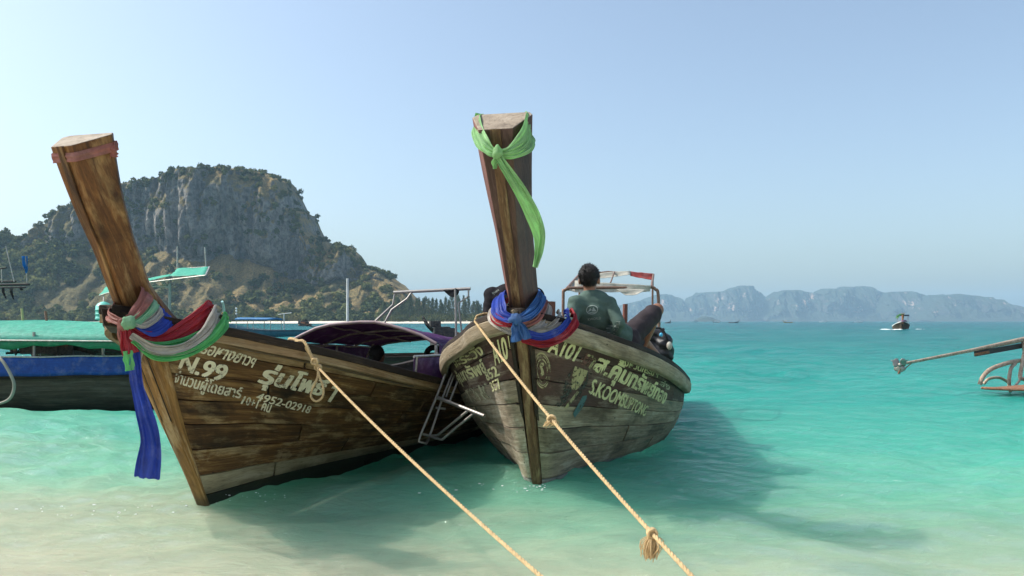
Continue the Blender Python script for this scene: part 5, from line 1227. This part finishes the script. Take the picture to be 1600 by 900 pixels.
solid('body', torso+[(neck-Vector((0, 0, .02)), hc-Vector((0, 0, .04)), .05, .052)]+caps_h+arms+legs+[(an1, an1+Vector((.1, .12, -.02)), .034, .026), (an2, an2+Vector((-.1, .12, -.02)), .034, .026)]+hand(lwr, (.3, .8, -.3), (0, 0, -1))+hand(rwr, (-.3, .8, -.3), (0, 0, -1)), .0085, skin_m, pb_)
sb_ = solid('shirt', inflate([t for t in torso if t[0] is not pelv]+arms[:1]+arms[2:3]+[(waist, pelv, .12, .125)], .014), .011, shirt_b, pb_, .004, 5, 3)
solid('shorts', inflate([(pelv, (.16, .13, .11), rotm('Y', 0)), (pelv, pelv.lerp(kn1, .8), .10, .075), (pelv, pelv.lerp(kn2, .8), .10, .075)], .016), .011, shorts_m, pb_, .003, 7, 3)
hair_mesh(TH, MH, 1.0, pb_, 4, 500); eyes(TH, MH, 1.0, pb_)
back_print('อุบลา', B(771, 451, 6.5), .06, .026, (-.2, -1, .3), (-.55, 0, 1), print_w, pb_, sb_)

# passenger under the purple canopy
pc = empty('person', P(598, 640, 9.2), label='dark silhouette of a person sitting under the purple canopy', cat='person'); oc = pc.location
def Cc(*p): return P(*p)-oc
hc = Cc(590, 557, 9.2); neck, chest, waist, pelv = Cc(592, 573, 9.2), Cc(596, 597, 9.2), Cc(600, 622, 9.25), Cc(603, 646, 9.3)
lsh, rsh = Cc(574, 583, 9.15), Cc(619, 588, 9.2); lel, lwr = Cc(566, 615, 9.15), Cc(578, 640, 9.4); rel, rwr = Cc(628, 618, 9.2), Cc(618, 640, 9.45)
caps_h, TH, MH = head_caps(hc, (.3, 1, 0))
torso = [(chest, (.165, .11, .16), rotm('Y', 0)), (waist, (.14, .11, .14), rotm('Y', 0)), (pelv, (.16, .13, .11), rotm('Y', 0)), (chest, waist, .12, .115), (waist, pelv, .115, .12), (chest+Vector((0, 0, .05)), neck, .08, .055), (lsh, chest, .06, .09), (rsh, chest, .06, .09)]
arms = [(lsh, lel, .055, .042), (lel, lwr, .042, .028), (rsh, rel, .055, .042), (rel, rwr, .042, .028)]
kn1, kn2 = pelv+Vector((-.14, .4, .06)), pelv+Vector((.14, .4, .06)); an1, an2 = kn1+Vector((0, .1, -.36)), kn2+Vector((0, .1, -.36))
solid('body', torso+[(neck-Vector((0, 0, .02)), hc-Vector((0, 0, .04)), .05, .052)]+caps_h+arms+[(pelv, kn1, .09, .06), (kn1, an1, .056, .036), (pelv, kn2, .09, .06), (kn2, an2, .056, .036), (an1, an1+Vector((0, .17, -.03)), .034, .026), (an2, an2+Vector((0, .17, -.03)), .034, .026)]+hand(lwr, (.2, .9, -.2), (0, 0, -1))+hand(rwr, (-.2, .9, -.2), (0, 0, -1)), .010, skin_m, pc)
solid('shirt', inflate([t for t in torso if t[0] is not pelv]+arms[:1]+arms[2:3], .014), .012, shirt_b, pc, .004, 5, 3)
solid('shorts', inflate([(pelv, (.16, .13, .11), rotm('Y', 0)), (pelv, pelv.lerp(kn1, .8), .10, .075), (pelv, pelv.lerp(kn2, .8), .10, .075)], .016), .012, shorts_m, pc, .003, 7, 3)
hair_mesh(TH, MH, 1.05, pc, 6, 300); eyes(TH, MH, 1.0, pc)
ragged_cloth('blue_cloth', [P(562, 562, 8.9), P(572, 564, 8.9), P(577, 568, 8.9), P(570, 572, 8.9), P(562, 569, 8.9)], c_blue, None, .01, .04, seed=4, label='blue cloth standing in for purple-blue light beside the passenger under the purple canopy', cat='cloth')  # purple-blue light beside the passenger, modelled as a scrap of cloth
# small ties on the brown rail
ty = empty('rail_tie', P(348, 500, 5.6), label='pale blue stick and yellow string tied to the brown rail', cat='tie'); ot = ty.location
mb = MB(); mb.tube(spline([P(349, 502, 5.6)-ot, P(350, 487, 5.6)-ot, P(349, 478, 5.58)-ot, P(347, 471, 5.55)-ot], 4), [.009]*13, 8); mb.build('stick', plain('pale_blue_tube', (.35, .62, .62), .5), ty, True)
mb = MB(); mb.tube([P(342, 497, 5.58)-ot, P(350, 486, 5.6)-ot], .004, 6); mb.tube([P(347, 503, 5.58)-ot, P(352, 506, 5.56)-ot], .012, 6); mb.build('string', rope_m, ty, True)
fray(P(325, 492, 5.52)-ot, (.1, 0, 1), .045, .05, ty, 30, 5, 'yellow_tuft').data.materials[0] = plain('yellow_string', (.62, .46, .10), .8)

# ---------------------------------------------------------------- boats further off
def plain_hull(root, h, mat, rail_m, nm='hull'):
    mb = MB()
    for side in (-1, 1):
        rows = []; uvs = []
        for i in range(33):
            q = (i/32)**1.2; rows.append([h.pt(q, w/9, side) for w in range(10)]); uvs.append([(q*9, w*.14) for w in range(10)])
        mb.grid(rows, uvs, flip=(side > 0))
    mb.poly([h.pt(1, w/9, 1) for w in range(10)]+[h.pt(1, w/9, -1) for w in range(9, -1, -1)])
    o = mb.build(nm, mat, root, True); m_ = o.modifiers.new('thick', 'SOLIDIFY'); m_.thickness = .04; m_.offset = -1
    for side in (-1, 1):
        mb = MB(); mb.sweep([h.pt(i/30, 1, side) for i in range(31)], [(-.03, -.08), (.04, -.08), (.04, .02), (-.03, .02)]); mb.build('rail', rail_m, root, weld=True)
    mb = MB(); rows = []
    for i in range(12):
        s_ = -.5+i*(h.L)/11; b = max(.02, h.bg(s_)*.8); rows.append([(-b, s_, max(.1, h.sh(s_)-.35)), (b, s_, max(.1, h.sh(s_)-.35))])
    mb.grid(rows, flip=True); mb.build('floor', deck_m, root)
def plain_prow(root, mat, top=2.4, sc_=1.0, tm=None):
    mb = MB(); rows = []
    for i in range(13):
        z = 1.0+(top-1.0)*i/12; f = STEM(z); u = i/12; wf, wb, d = .05+.03*u, .10+.09*u, .34-.12*u
        rows.append([(-wf, -f, z), (wf, -f, z), (wb, -f+d, z+.12), (-wb, -f+d, z+.12)])
    mb.grid(rows, None, closed_v=True); mb.poly(rows[-1]); o = mb.build('prow', mat, root, weld=True); bevel(o, .01); return o
dark_hull = wood('tarred_hull', (.035, .026, .018), (.078, .058, .040), (.14, .108, .076), (1.2, 18), (.012, .011, .010), .5, (.13, .12, .10), .35, vary=.05)
green_tarp = cloth('green_tarp', (.15, .66, .48), .35, .12, (.24, .70, .56)); green_dark = cloth('green_valance', (.03, .36, .17), .45, .15); blue_tarp = cloth('blue_tarp', (.012, .065, .34), .12, .25, (.02, .09, .42))
HB = Hull([(0, .035), (.5, .20), (1.1, .45), (1.8, .72), (2.5, .92), (4, 1.0), (6, .88), (9, .55)], L=9.0, sheer=[(-.93, 1.42), (0, 1.15), (1, .9), (2.5, .70), (4, .60), (6, .58), (9, .60)], bg=BG[:-1]+[(9, .7)])
# the green roofed boat, broadside, stern towards the brown bow
gb = empty('longtail_boat', (-5.55-9.0, 13.2, -.06), R(-88), label='dark hulled boat with a long green roof and blue side tarp', cat='boat')
plain_hull(gb, HB, dark_hull, w1_dark)
sideG = 1      # the side that faces the beach
def GL(px, py, D): return to_local(gb, P(px, py, D))
# blue tarp along the side
mb = MB(); rows = []; uvs = []
for i in range(61):
    q = .14+.86*i/60; p = HB.pt(q, 1, 1); rows.append([p+Vector((.055+.008*math.sin(i*1.7+j)+.006*math.sin(i*.6), 0, -.03+.30*(1-j/5)+.006*math.sin(i*.9))) for j in range(6)]); uvs.append([(q*9, j*.06) for j in range(6)])
mb.grid(rows, uvs); o = mb.build('side_tarp', blue_tarp, gb, True); m_ = o.modifiers.new('thick', 'SOLIDIFY'); m_.thickness = .006
mb = MB(); mb.tube([r_[0] for r_ in rows], .013, 6); mb.build('tarp_rail', galv, gb, True)
# roof
def roof_rows(s0, s1, n=40):
    rows = []; uvs = []
    for i in range(n+1):
        u = i/n; y = s0+(s1-s0)*u; row = []; uv = []
        zc, zs_ = 1.50-.10*u, 1.155-.06*u
        for j in range(13):
            t = -1+j/6; row.append(Vector((1.02*t, y, zs_+(zc-zs_)*(1-abs(t)**2.6)-.02*math.sin(u*14)**2*(1-t*t)))); uv.append((y, t))
        rows.append(row); uvs.append(uv)
    return rows, uvs
rows, uvs = roof_rows(2.0, 8.95); mb = MB(); mb.grid(rows, uvs); o = groof = mb.build('roof', green_tarp, gb, True); m_ = o.modifiers.new('thick', 'SOLIDIFY'); m_.thickness = .01
for k, j in ((1, 12), (-1, 0)):
    vr = []
    for i, r_ in enumerate(rows):
        p = r_[j]; d = .11+.035*math.sin(i*.55)+.02*math.sin(i*1.9); vr.append([p+Vector((.004*k, 0, .012)), p+Vector((.012*k*math.sin(i), 0, -d*.5)), p+Vector((.02*k*math.sin(i*.8), 0, -d))])
    mb = MB(); mb.grid(vr); o = mb.build('valance', green_dark, groof, True); m_ = o.modifiers.new('thick', 'SOLIDIFY'); m_.thickness = .004
    mb = MB(); mb.tube([r_[j]+Vector((.012*k, 0, -.004)) for r_ in rows], .014, 6); mb.build('edge_pipe', galv, groof, True)
for s_ in (2.1, 3.6, 5.1, 6.05, 7.0, 8.0, 8.9):
    for x in (-.98, .98):
        mb = MB(); xb = math.copysign(min(.98, HB.bg(s_)-.06), x); mb.tube([(xb, s_, HB.sh(s_)-.1), (xb, s_, 1.24)], .022, 8); mb.build('roof_post', steel if s_ in (5.1, 7.0, 8.0) else galv, gb, True)
engine(gb, GL(62, 540, 13.0), 1.0, .4); engine(gb, GL(105, 546, 13.6), .8, 1.2)
for a, b, r_ in (((20, 536, 13.4), (70, 528, 13.2), .03), ((112, 541, 13.3), (150, 551, 13.1), .05), ((150, 549, 13.1), (196, 556, 13.0), .022), ((100, 540, 13.5), (128, 535, 13.2), .03), ((10, 552, 13.2), (60, 548, 13.1), .02), ((5, 545, 13.0), (48, 523, 13.5), .012), ((24, 555, 13.2), (34, 541, 13.3), .012)):
    mb = MB(); mb.tube([GL(*a), GL(*b)], r_, 8); mb.build('tail_shaft', engine_m, gb, True)
for px, h0, h1, col in ((36, 499, 482, (.45, .42, .2)), (73, 499, 486, (.25, .12, .08))):
    mb = MB(); mb.tube([GL(px, h0+4, 13.2), GL(px-2, h1, 13.2)], .02, 6); mb.build('roof_stub', plain('stub_paint', col, .7), gb, True)
mb = MB(); c = [GL(-14, 556, 11.9), GL(2, 562, 11.8), GL(18, 588, 11.75), GL(22, 606, 11.75), GL(14, 624, 11.75), GL(-8, 632, 11.8), GL(-30, 632, 11.9)]; mb.tube(spline(c, 6), .022, 8)
mb.build('fender_hoop', plain('grey_hose', (.30, .27, .22), .7), gb, True)
# dark rack and streamer over its bow end
rk = empty('pole_rack', P(-20, 450, 13.3), label='black pole rack with drooping rags and a blue pennant', cat='rack'); ok_ = rk.location
def K(*p): return P(*p)-ok_
for a, b, r_, nm, m_ in (((-60, 446, 13.3), (46, 444.5, 13.3), .020, 'bar', black), ((-60, 441, 13.5), (25, 440, 13.5), .018, 'bar', black), ((-60, 450, 13.1), (40, 449, 13.1), .012, 'bar', black), ((9, 385, 13.4), (22, 440, 13.4), .008, 'whip', galv), ((2, 420, 13.4), (3, 441, 13.4), .008, 'whip', galv), ((-8, 421, 13.4), (10, 418.5, 13.4), .012, 'whip', black), ((42, 442, 13.3), (40, 400, 13.3), .006, 'flag_pole', galv), ((-40, 447, 13.3), (-40, 560, 13.3), .03, 'post', galv), ((-75, 430, 13.3), (-75, 560, 13.3), .03, 'post', galv)):
    mb = MB(); mb.tube([K(*a), K(*b)], r_, 6); mb.build(nm, m_, rk, True)
for pts in (((4, 449, 13.2), (6, 458, 13.2), (10, 467, 13.2)), ((17, 449, 13.2), (19, 460, 13.2), (22, 468, 13.2)), ((31, 448, 13.2), (34, 452, 13.2), (36, 453, 13.2))):
    drape('rag', [K(*p) for p in pts], [.05, .04, .01], (1, 0, 0), black_cloth, rk, 2, .008)
drape('pennant', [K(*p) for p in ((38, 400, 13.3), (39, 412, 13.3), (41, 420, 13.3), (41, 427, 13.3))], [.09, .075, .05, .02], (1, .3, 0), cloth('bright_blue_cloth', (.01, .24, .62), .35), rk, 2, .02)

# boat behind it with the tilted green panel
hb2 = empty('longtail_boat', (-9.5, 16.5, -.05), R(-70), label='boat behind the brown prow under a tilted green sunshade', cat='boat')
plain_hull(hb2, HB, dark_hull, w1_dark)
def HL(px, py, D): return to_local(hb2, P(px, py, D))
sheet('sunshade', (HL(218, 442, 15.2), HL(268, 431, 15.0), HL(268, 428.5, 16.0), HL(222, 437, 16.2)), green_tarp, hb2, 8, .01, .0)
sheet('sunshade', (HL(266, 431.5, 15.0), HL(320, 430, 14.7), HL(326, 417, 16.4), HL(277, 420, 16.4)), green_tarp, hb2, 8, .02, .01)
sheet('sunshade', (HL(155, 462, 15.4), HL(222, 441, 15.2), HL(222, 437, 16.2), HL(165, 449, 16.2)), green_tarp, hb2, 8, .01, .0)
for a, b, r_ in (((218, 443, 15.2), (321, 430.5, 14.7), .016), ((321, 430.5, 14.7), (327, 417, 16.4), .014), ((277, 420, 16.4), (327, 417, 16.4), .014), ((215, 448, 15.3), (260, 447.5, 15.2), .018), ((256, 440, 15.1), (259, 447, 15.2), .010), ((252, 440, 15.1), (256, 447, 15.2), .010), ((277, 420, 16.4), (277, 385, 16.4), .014), ((322, 418, 16.4), (320, 386, 16.4), .014), ((155, 462, 15.4), (220, 441.5, 15.2), .012)):
    mb = MB(); mb.tube([HL(*a), HL(*b)], r_, 6); mb.build('shade_frame', galv, hb2, True)
mb = MB(); mb.tube(spline([HL(259, 447.5, 15.2), HL(264, 449, 15.2), HL(265, 456, 15.2), HL(265, 600, 15.3)], 5), .026, 8); mb.build('shade_post', plain('grey_post', (.30, .31, .30), .6), hb2, True)
# slatted turquoise drum hanging under it
dr = MB(); c = HL(162, 490, 15.3); turq = plain('turquoise_plastic', (.16, .56, .46), .4)
prof_ = [(.02, .20), (.075, .17), (.10, .13), (.105, .125), (.105, .07), (.112, .065), (.112, .055), (.105, .05), (.105, 0), (.112, -.005), (.112, -.015), (.105, -.02), (.105, -.07), (.112, -.075), (.108, -.10), (.03, -.13), (.025, -.2)]
rows = [[c+Vector((math.cos(a)*r_, math.sin(a)*r_, z)) for a in [2*math.pi*k/16 for k in range(16)]] for r_, z in [(a*1.35, b*1.15) for a, b in prof_]]
dr.grid(rows, None, closed_v=True); dr.build('drum', turq, hb2, True)
mb = MB(); mb.tube([c+Vector((0, 0, .2)), HL(162, 462, 15.4)], .012, 6); mb.build('drum_hanger', galv, hb2, True)
mb = MB(); mb.tube([c+Vector((0, 0, -.2)), HL(162, 560, 15.4)], .02, 6); mb.build('drum_stand', galv, hb2, True)

# small blue boat near the far shore
bb = empty('longtail_boat', P(352, 520, 58)*1 - Vector((0, 0, P(352, 520, 58).z)), R(-104), label='small blue roofed boat anchored below the wooded island', cat='boat')
bb.location = ((352-800)/FP*72, 72, -.02)
blue_hull = plain('blue_hull_paint', (.02, .10, .15), .5, 0, .2, 3); light_blue = cloth('light_blue_tarp', (.10, .32, .62), .2, .1)
plain_hull(bb, HB, blue_hull, plain('dark_blue_rail', (.01, .05, .08), .5))
def BL(px, py, D): return to_local(bb, P(px, py, D))
plain_prow(bb, w1_prow, 2.3)
mb = MB(); rows = []
for i in range(9):
    s_ = 1.6+i*3.6/8; rows.append([Vector((x, s_, 1.62+.10*(1-(x/.95)**2)-.04*i/8)) for x in (-.95, -.6, 0, .6, .95)])
mb.grid(rows); o = mb.build('roof', light_blue, bb, True); m_ = o.modifiers.new('thick', 'SOLIDIFY'); m_.thickness = .12
for s_ in (1.7, 3.4, 5.1):
    for x in (-.9, .9): mb = MB(); mb.tube([(x, s_, .4), (x, s_, 1.62)], .03, 6); mb.build('roof_post', galv, bb)
mb = MB(); mb.tube([(0, 5.9, .4), (0, 5.9, 2.05)], .05, 6); mb.tube([(-.2, 5.2, 1.98), (.1, 6.7, 2.12)], .03, 6); mb.build('steering_post', plain('white_post', (.6, .6, .58), .5), bb)
engine(bb, (0, 7.9, 1.1), 1.3, 0); mb = MB(); mb.tube([(0, 8.2, 1.0), (.1, 12.0, .35)], .05, 6); mb.build('tail_shaft', engine_m, bb)
mb = MB(); mb.tube([(.2, 1.4, 1.4), (.2, 1.2, 2.7)], .02, 6); mb.build('flag_pole', galv, bb)
mb = MB()
for k, z in enumerate((2.05, 2.3, 2.52)): mb.ball((.2, 1.25, z), .09, 8, 6)
mb.build('floats', plain('white_float', (.75, .74, .7), .5), bb, True)

# longtail under way off the far islands
fb = empty('longtail_boat', ((1410-800)/FP*125, 125, -.05), R(-22), label='small longtail boat under way with a lime sash and dark roof', cat='boat')
plain_hull(fb, H2, wood('distant_brown', (.05, .03, .02), (.12, .08, .05), (.22, .16, .1), (1, 8)), plain('white_rail', (.62, .62, .58), .5))
fp_ = plain_prow(fb, plain('orange_prow', (.42, .14, .04), .6), 2.55)
mb = MB(); mb.box((0, -1.40, 2.62), (.5, .34, .18)); bevel(mb.build('prow_wrap', c_pale, fb), .04)
drape('prow_sash', [Vector(p) for p in ((-.1, -1.42, 2.5), (-.45, -1.5, 2.42), (-.75, -1.55, 2.15), (-.95, -1.55, 1.85))], [.15, .3, .42, .25], (.5, 0, 1), c_lime, fb, 2, .05)
drape('prow_sash', [Vector(p) for p in ((-.3, -.95, 1.5), (0, -1.15, 1.42), (.3, -.95, 1.5), (.6, -.5, 1.42))], [.22, .26, .22, .2], (0, 0, 1), cloth('mauve_cloth', (.5, .28, .42), .3), fb, 2, .04)
mb = MB(); mb.box((.35, 4.3, 2.35), (1.7, 2.6, .22)); bevel(mb.build('roof', plain('navy_roof', (.012, .03, .06), .5), fb), .06)
for x in (-.4, 1.1):
    for s_ in (3.2, 5.4): mb = MB(); mb.tube([(x, s_, .5), (x, s_, 2.3)], .03, 6); mb.build('roof_post', galv, fb)
for k, (x, s_, col) in enumerate(((.15, 1.6, (.03, .03, .035)), (.55, 1.9, (.35, .12, .14)), (-.35, 1.7, (.45, .3, .38)), (.7, 2.6, (.02, .02, .025)))):
    pp = empty('person', fb.location+Matrix.Rotation(R(-22), 3, 'Z')@Vector((x, s_, .55)), label=['person in black in the middle of the distant longtail boat', 'person in dull red in the distant longtail boat', 'person in pink in the distant longtail boat', 'person in black nearest the stern of the distant boat'][k], cat='person')
    solid('body', [((0, 0, .2), (.19, .15, .24), None), ((0, 0, .45), (.17, .12, .2), None), ((0, 0, .62), (0, 0, .78), .06, .06), ((0, 0, .82), (.09, .10, .12), None), ((-.2, 0, .55), (-.24, .1, .25), .06, .05), ((.2, 0, .55), (.24, .1, .25), .06, .05), ((-.1, 0, .1), (-.12, .4, .15), .09, .07), ((.1, 0, .1), (.12, .4, .15), .09, .07)], .03, plain('far_clothes', col, .8), pp)
foam_m = plain('wake_foam', (.82, .85, .84), .8, 0, .05, 2, .5)
for k, (x, y, a, b) in enumerate(((-2.4, .2, 1.0, .34), (3.6, 1.6, .6, .26), (-.9, -.4, .7, .22), (1.2, 1.2, .8, .2))):
    mb = MB(); mb.ball((0, 0, 0), (a, b*2.2, .13), 20, 10); rr = random.Random(k)
    for i, v in enumerate(mb.v): v = Vector(v); mb.v[i] = tuple(v*(1+.55*noise.fractal(v*3+Vector((k*7, 0, 0)), 1, 2, 3)))
    mb.build('wake_foam', foam_m, None, True, weld=True, kind='stuff').location = fb.location+Vector((x, y, .06))

# specks of boats along the horizon
def speck(px, D, col, roofc, rz, label, roof=True):
    e = empty('distant_boat', ((px-800)/FP*D, D, -.05), rz, label=label, cat='boat')
    plain_hull(e, H2, plain('speck_hull', col, .6), plain('speck_rail', tuple(min(1, c*1.6) for c in col), .6)); plain_prow(e, w1_prow, 2.4)
    if roof:
        mb = MB(); mb.box((0, 3.8, 1.9), (1.8, 3.6, .16)); bevel(mb.build('roof', plain('speck_roof', roofc, .6), e), .05)
        for x in (-.8, .8):
            for s_ in (2.2, 5.4): mb = MB(); mb.tube([(x, s_, .5), (x, s_, 1.85)], .04, 6); mb.build('roof_post', galv, e)
speck(1225, 700, (.55, .28, .06), (.62, .32, .05), R(-75), 'tiny orange boat on the horizon below the palest cliff')
speck(1153, 620, (.04, .04, .05), (.05, .05, .06), R(40), 'tiny dark boat on the horizon left of the orange one', False)
speck(1047, 560, (.05, .05, .06), (.5, .5, .5), R(10), 'tiny dark boat on the horizon beside the reclining man', False)
speck(1115, 800, (.6, .6, .58), (.6, .6, .6), R(-60), 'tiny white boat on the horizon beside the low islet')
speck(1290, 1100, (.6, .6, .58), (.6, .6, .6), R(60), 'tiny white boat on the horizon right of the orange one')
speck(1347, 900, (.45, .45, .45), (.7, .7, .7), R(70), 'tiny pale boat on the horizon left of the longtail under way')

# ---------------------------------------------------------------- stern gear at the right edge
rb_ = empty('longtail_boat', (10.9, 14.6, -.05), R(110), label='boat beyond the right edge whose rusty tail shaft juts into view', cat='boat')
HS = Hull([(0, .035), (.5, .20), (1.1, .45), (1.8, .72), (2.5, .92), (4, 1.0), (6, .88), (8, .55)])
rb_.location = Vector((13.2+8.0, 18.5, -.05)); rb_.rotation_euler = (0, 0, R(86))
plain_hull(rb_, HS, dark_hull, w1_dark)
def RL(px, py, D): return to_local(rb_, P(px, py, D))
pale_rust = plain('worn_painted_iron', (.42, .33, .25), .6, .2, .3, 9, .3, .3, dirt=(.22, .10, .05), dirt_amt=.7)
mb = MB(); mb.tube([RL(1408, 569, 15.08), RL(1520, 547, 15.73), RL(1600, 530, 16.25), RL(1720, 508, 17.16)], [.026, .034, .050, .055], 10); mb.build('tail_shaft', pale_rust, rb_, True)
mb = MB(); mb.sweep([RL(1523, 549, 15.73), RL(1600, 535.5, 16.25), RL(1700, 516, 17.03)], [(-.02, -.10), (.02, -.10), (.02, 0), (-.02, 0)]); mb.build('shaft_beam', plain('black_beam', (.03, .03, .03), .6), rb_, weld=True)
mb = MB(); mb.sweep([RL(1524, 552, 15.70), RL(1544, 548, 15.83)], [(-.03, -.045), (.03, -.045), (.03, 0), (-.03, 0)]); mb.build('beam_shoe', rust, rb_, weld=True)
mb = MB(); hub = RL(1406, 570, 15.05)
for k in range(3):
    a = 2*math.pi*k/3+.5; rows = []
    for i in range(6):
        u = i/5; w_ = .095*math.sin(min(1, u*1.15+.1)*math.pi)**.7+.012
        d = Vector((0, math.cos(a), math.sin(a))); e_ = Vector((.5, -math.sin(a)*.86, math.cos(a)*.86)).normalized()
        rows.append([hub+d*(.02+.16*u)+e_*w_*t+Vector((.01*t*t, 0, 0)) for t in (-1, -.4, .4, 1)])
    mb.grid(rows)
mb.ball(hub, (.035, .035, .035), 12, 8)
o = mb.build('propeller', plain('dull_bronze', (.34, .31, .27), .45, .7, .2, 9), rb_, True); m_ = o.modifiers.new('thick', 'SOLIDIFY'); m_.thickness = .008
for pts in ([RL(1410, 570, 15.08), RL(1407, 577, 15.05), RL(1403, 584, 15.05)], [RL(1403, 584, 15.05), RL(1412, 577, 15.08), RL(1424, 568, 15.18)]):
    mb = MB(); mb.tube(pts, .010, 6); mb.build('skeg', rust, rb_, True)
for pts, r_ in (([(1531, 601, 15.47), (1535, 590, 15.47), (1548, 577, 15.60), (1575, 567, 15.86), (1600, 563, 16.12), (1660, 560, 16.64)], .034), ([(1537, 600, 15.99), (1545, 592, 15.99), (1560, 590, 16.12), (1572, 595, 16.12), (1578, 601, 16.12)], .024), ([(1577, 603, 15.73), (1577, 590, 15.73), (1580, 575, 15.86), (1587, 567, 15.93)], .028),
                ([(1602, 545, 16.12), (1598, 565, 15.99), (1594, 588, 15.86), (1598, 592, 15.86), (1604, 590, 15.99), (1606, 560, 16.12)], .032), ([(1596, 590, 15.86), (1588, 601, 15.73), (1578, 612, 15.60)], .018), ([(1600, 530, 16.25), (1603, 548, 16.12)], .05)):
    mb = MB(); mb.tube(spline([RL(*p) for p in pts], 6), r_*1.25, 8); mb.build('guard_tube', pale_rust, rb_, True)
mb = MB(); a, b = RL(1535, 609, 14.9), RL(1680, 613, 15.4); rows = []
for i in range(13):
    u = i/12; w_ = .42*math.sin(min(1, u*1.6+.02)*math.pi/2)**.8
    p = a.lerp(b, u); p.z = .125-.02*math.sin(u*5); nrm_ = Vector((0, 1, 0)); t = (b-a).normalized(); sd = Vector((-t.y, t.x, 0))
    rows.append([p+sd*w_*k+Vector((0, 0, .02*(1-k*k))) for k in (-1, -.5, 0, .5, 1)])
mb.grid(rows); o = mb.build('rudder_plate', rust, rb_, True); m_ = o.modifiers.new('thick', 'SOLIDIFY'); m_.thickness = .03
engine(rb_, RL(1720, 515, 17.16), 1.1, .3)

# ---------------------------------------------------------------- broken water at the two bows
def splash(name, c, n_, sx, sy, seed):
    rr = random.Random(seed); mb = MB()
    for k in range(n_):
        p = Vector((c.x+rr.gauss(0, sx), c.y+rr.gauss(0, sy), .012+abs(rr.gauss(0, .018)))); q = rr.uniform(.002, .006)
        mb.ball(p, (q*rr.uniform(1, 3.2), q*rr.uniform(.8, 2.0), q*.6), 7, 5)
    return mb.build(name, foam_m, None, True, kind='stuff')
splash('bow_foam', FOOT2+Vector((.03, -.06, 0)), 80, .07, .04, 3); splash('bow_foam', FOOT2+Vector((-.35, -.05, 0)), 24, .25, .08, 5)
splash('bow_foam', FOOT1+Vector((-.55, -.35, 0)), 26, .4, .10, 7); splash('bow_foam', FOOT1+Vector((.25, .1, 0)), 20, .2, .06, 9); splash('bow_foam', FOOT2+Vector((.75, .35, 0)), 20, .25, .08, 11)
bpy.data.scenes.remove(SCR)
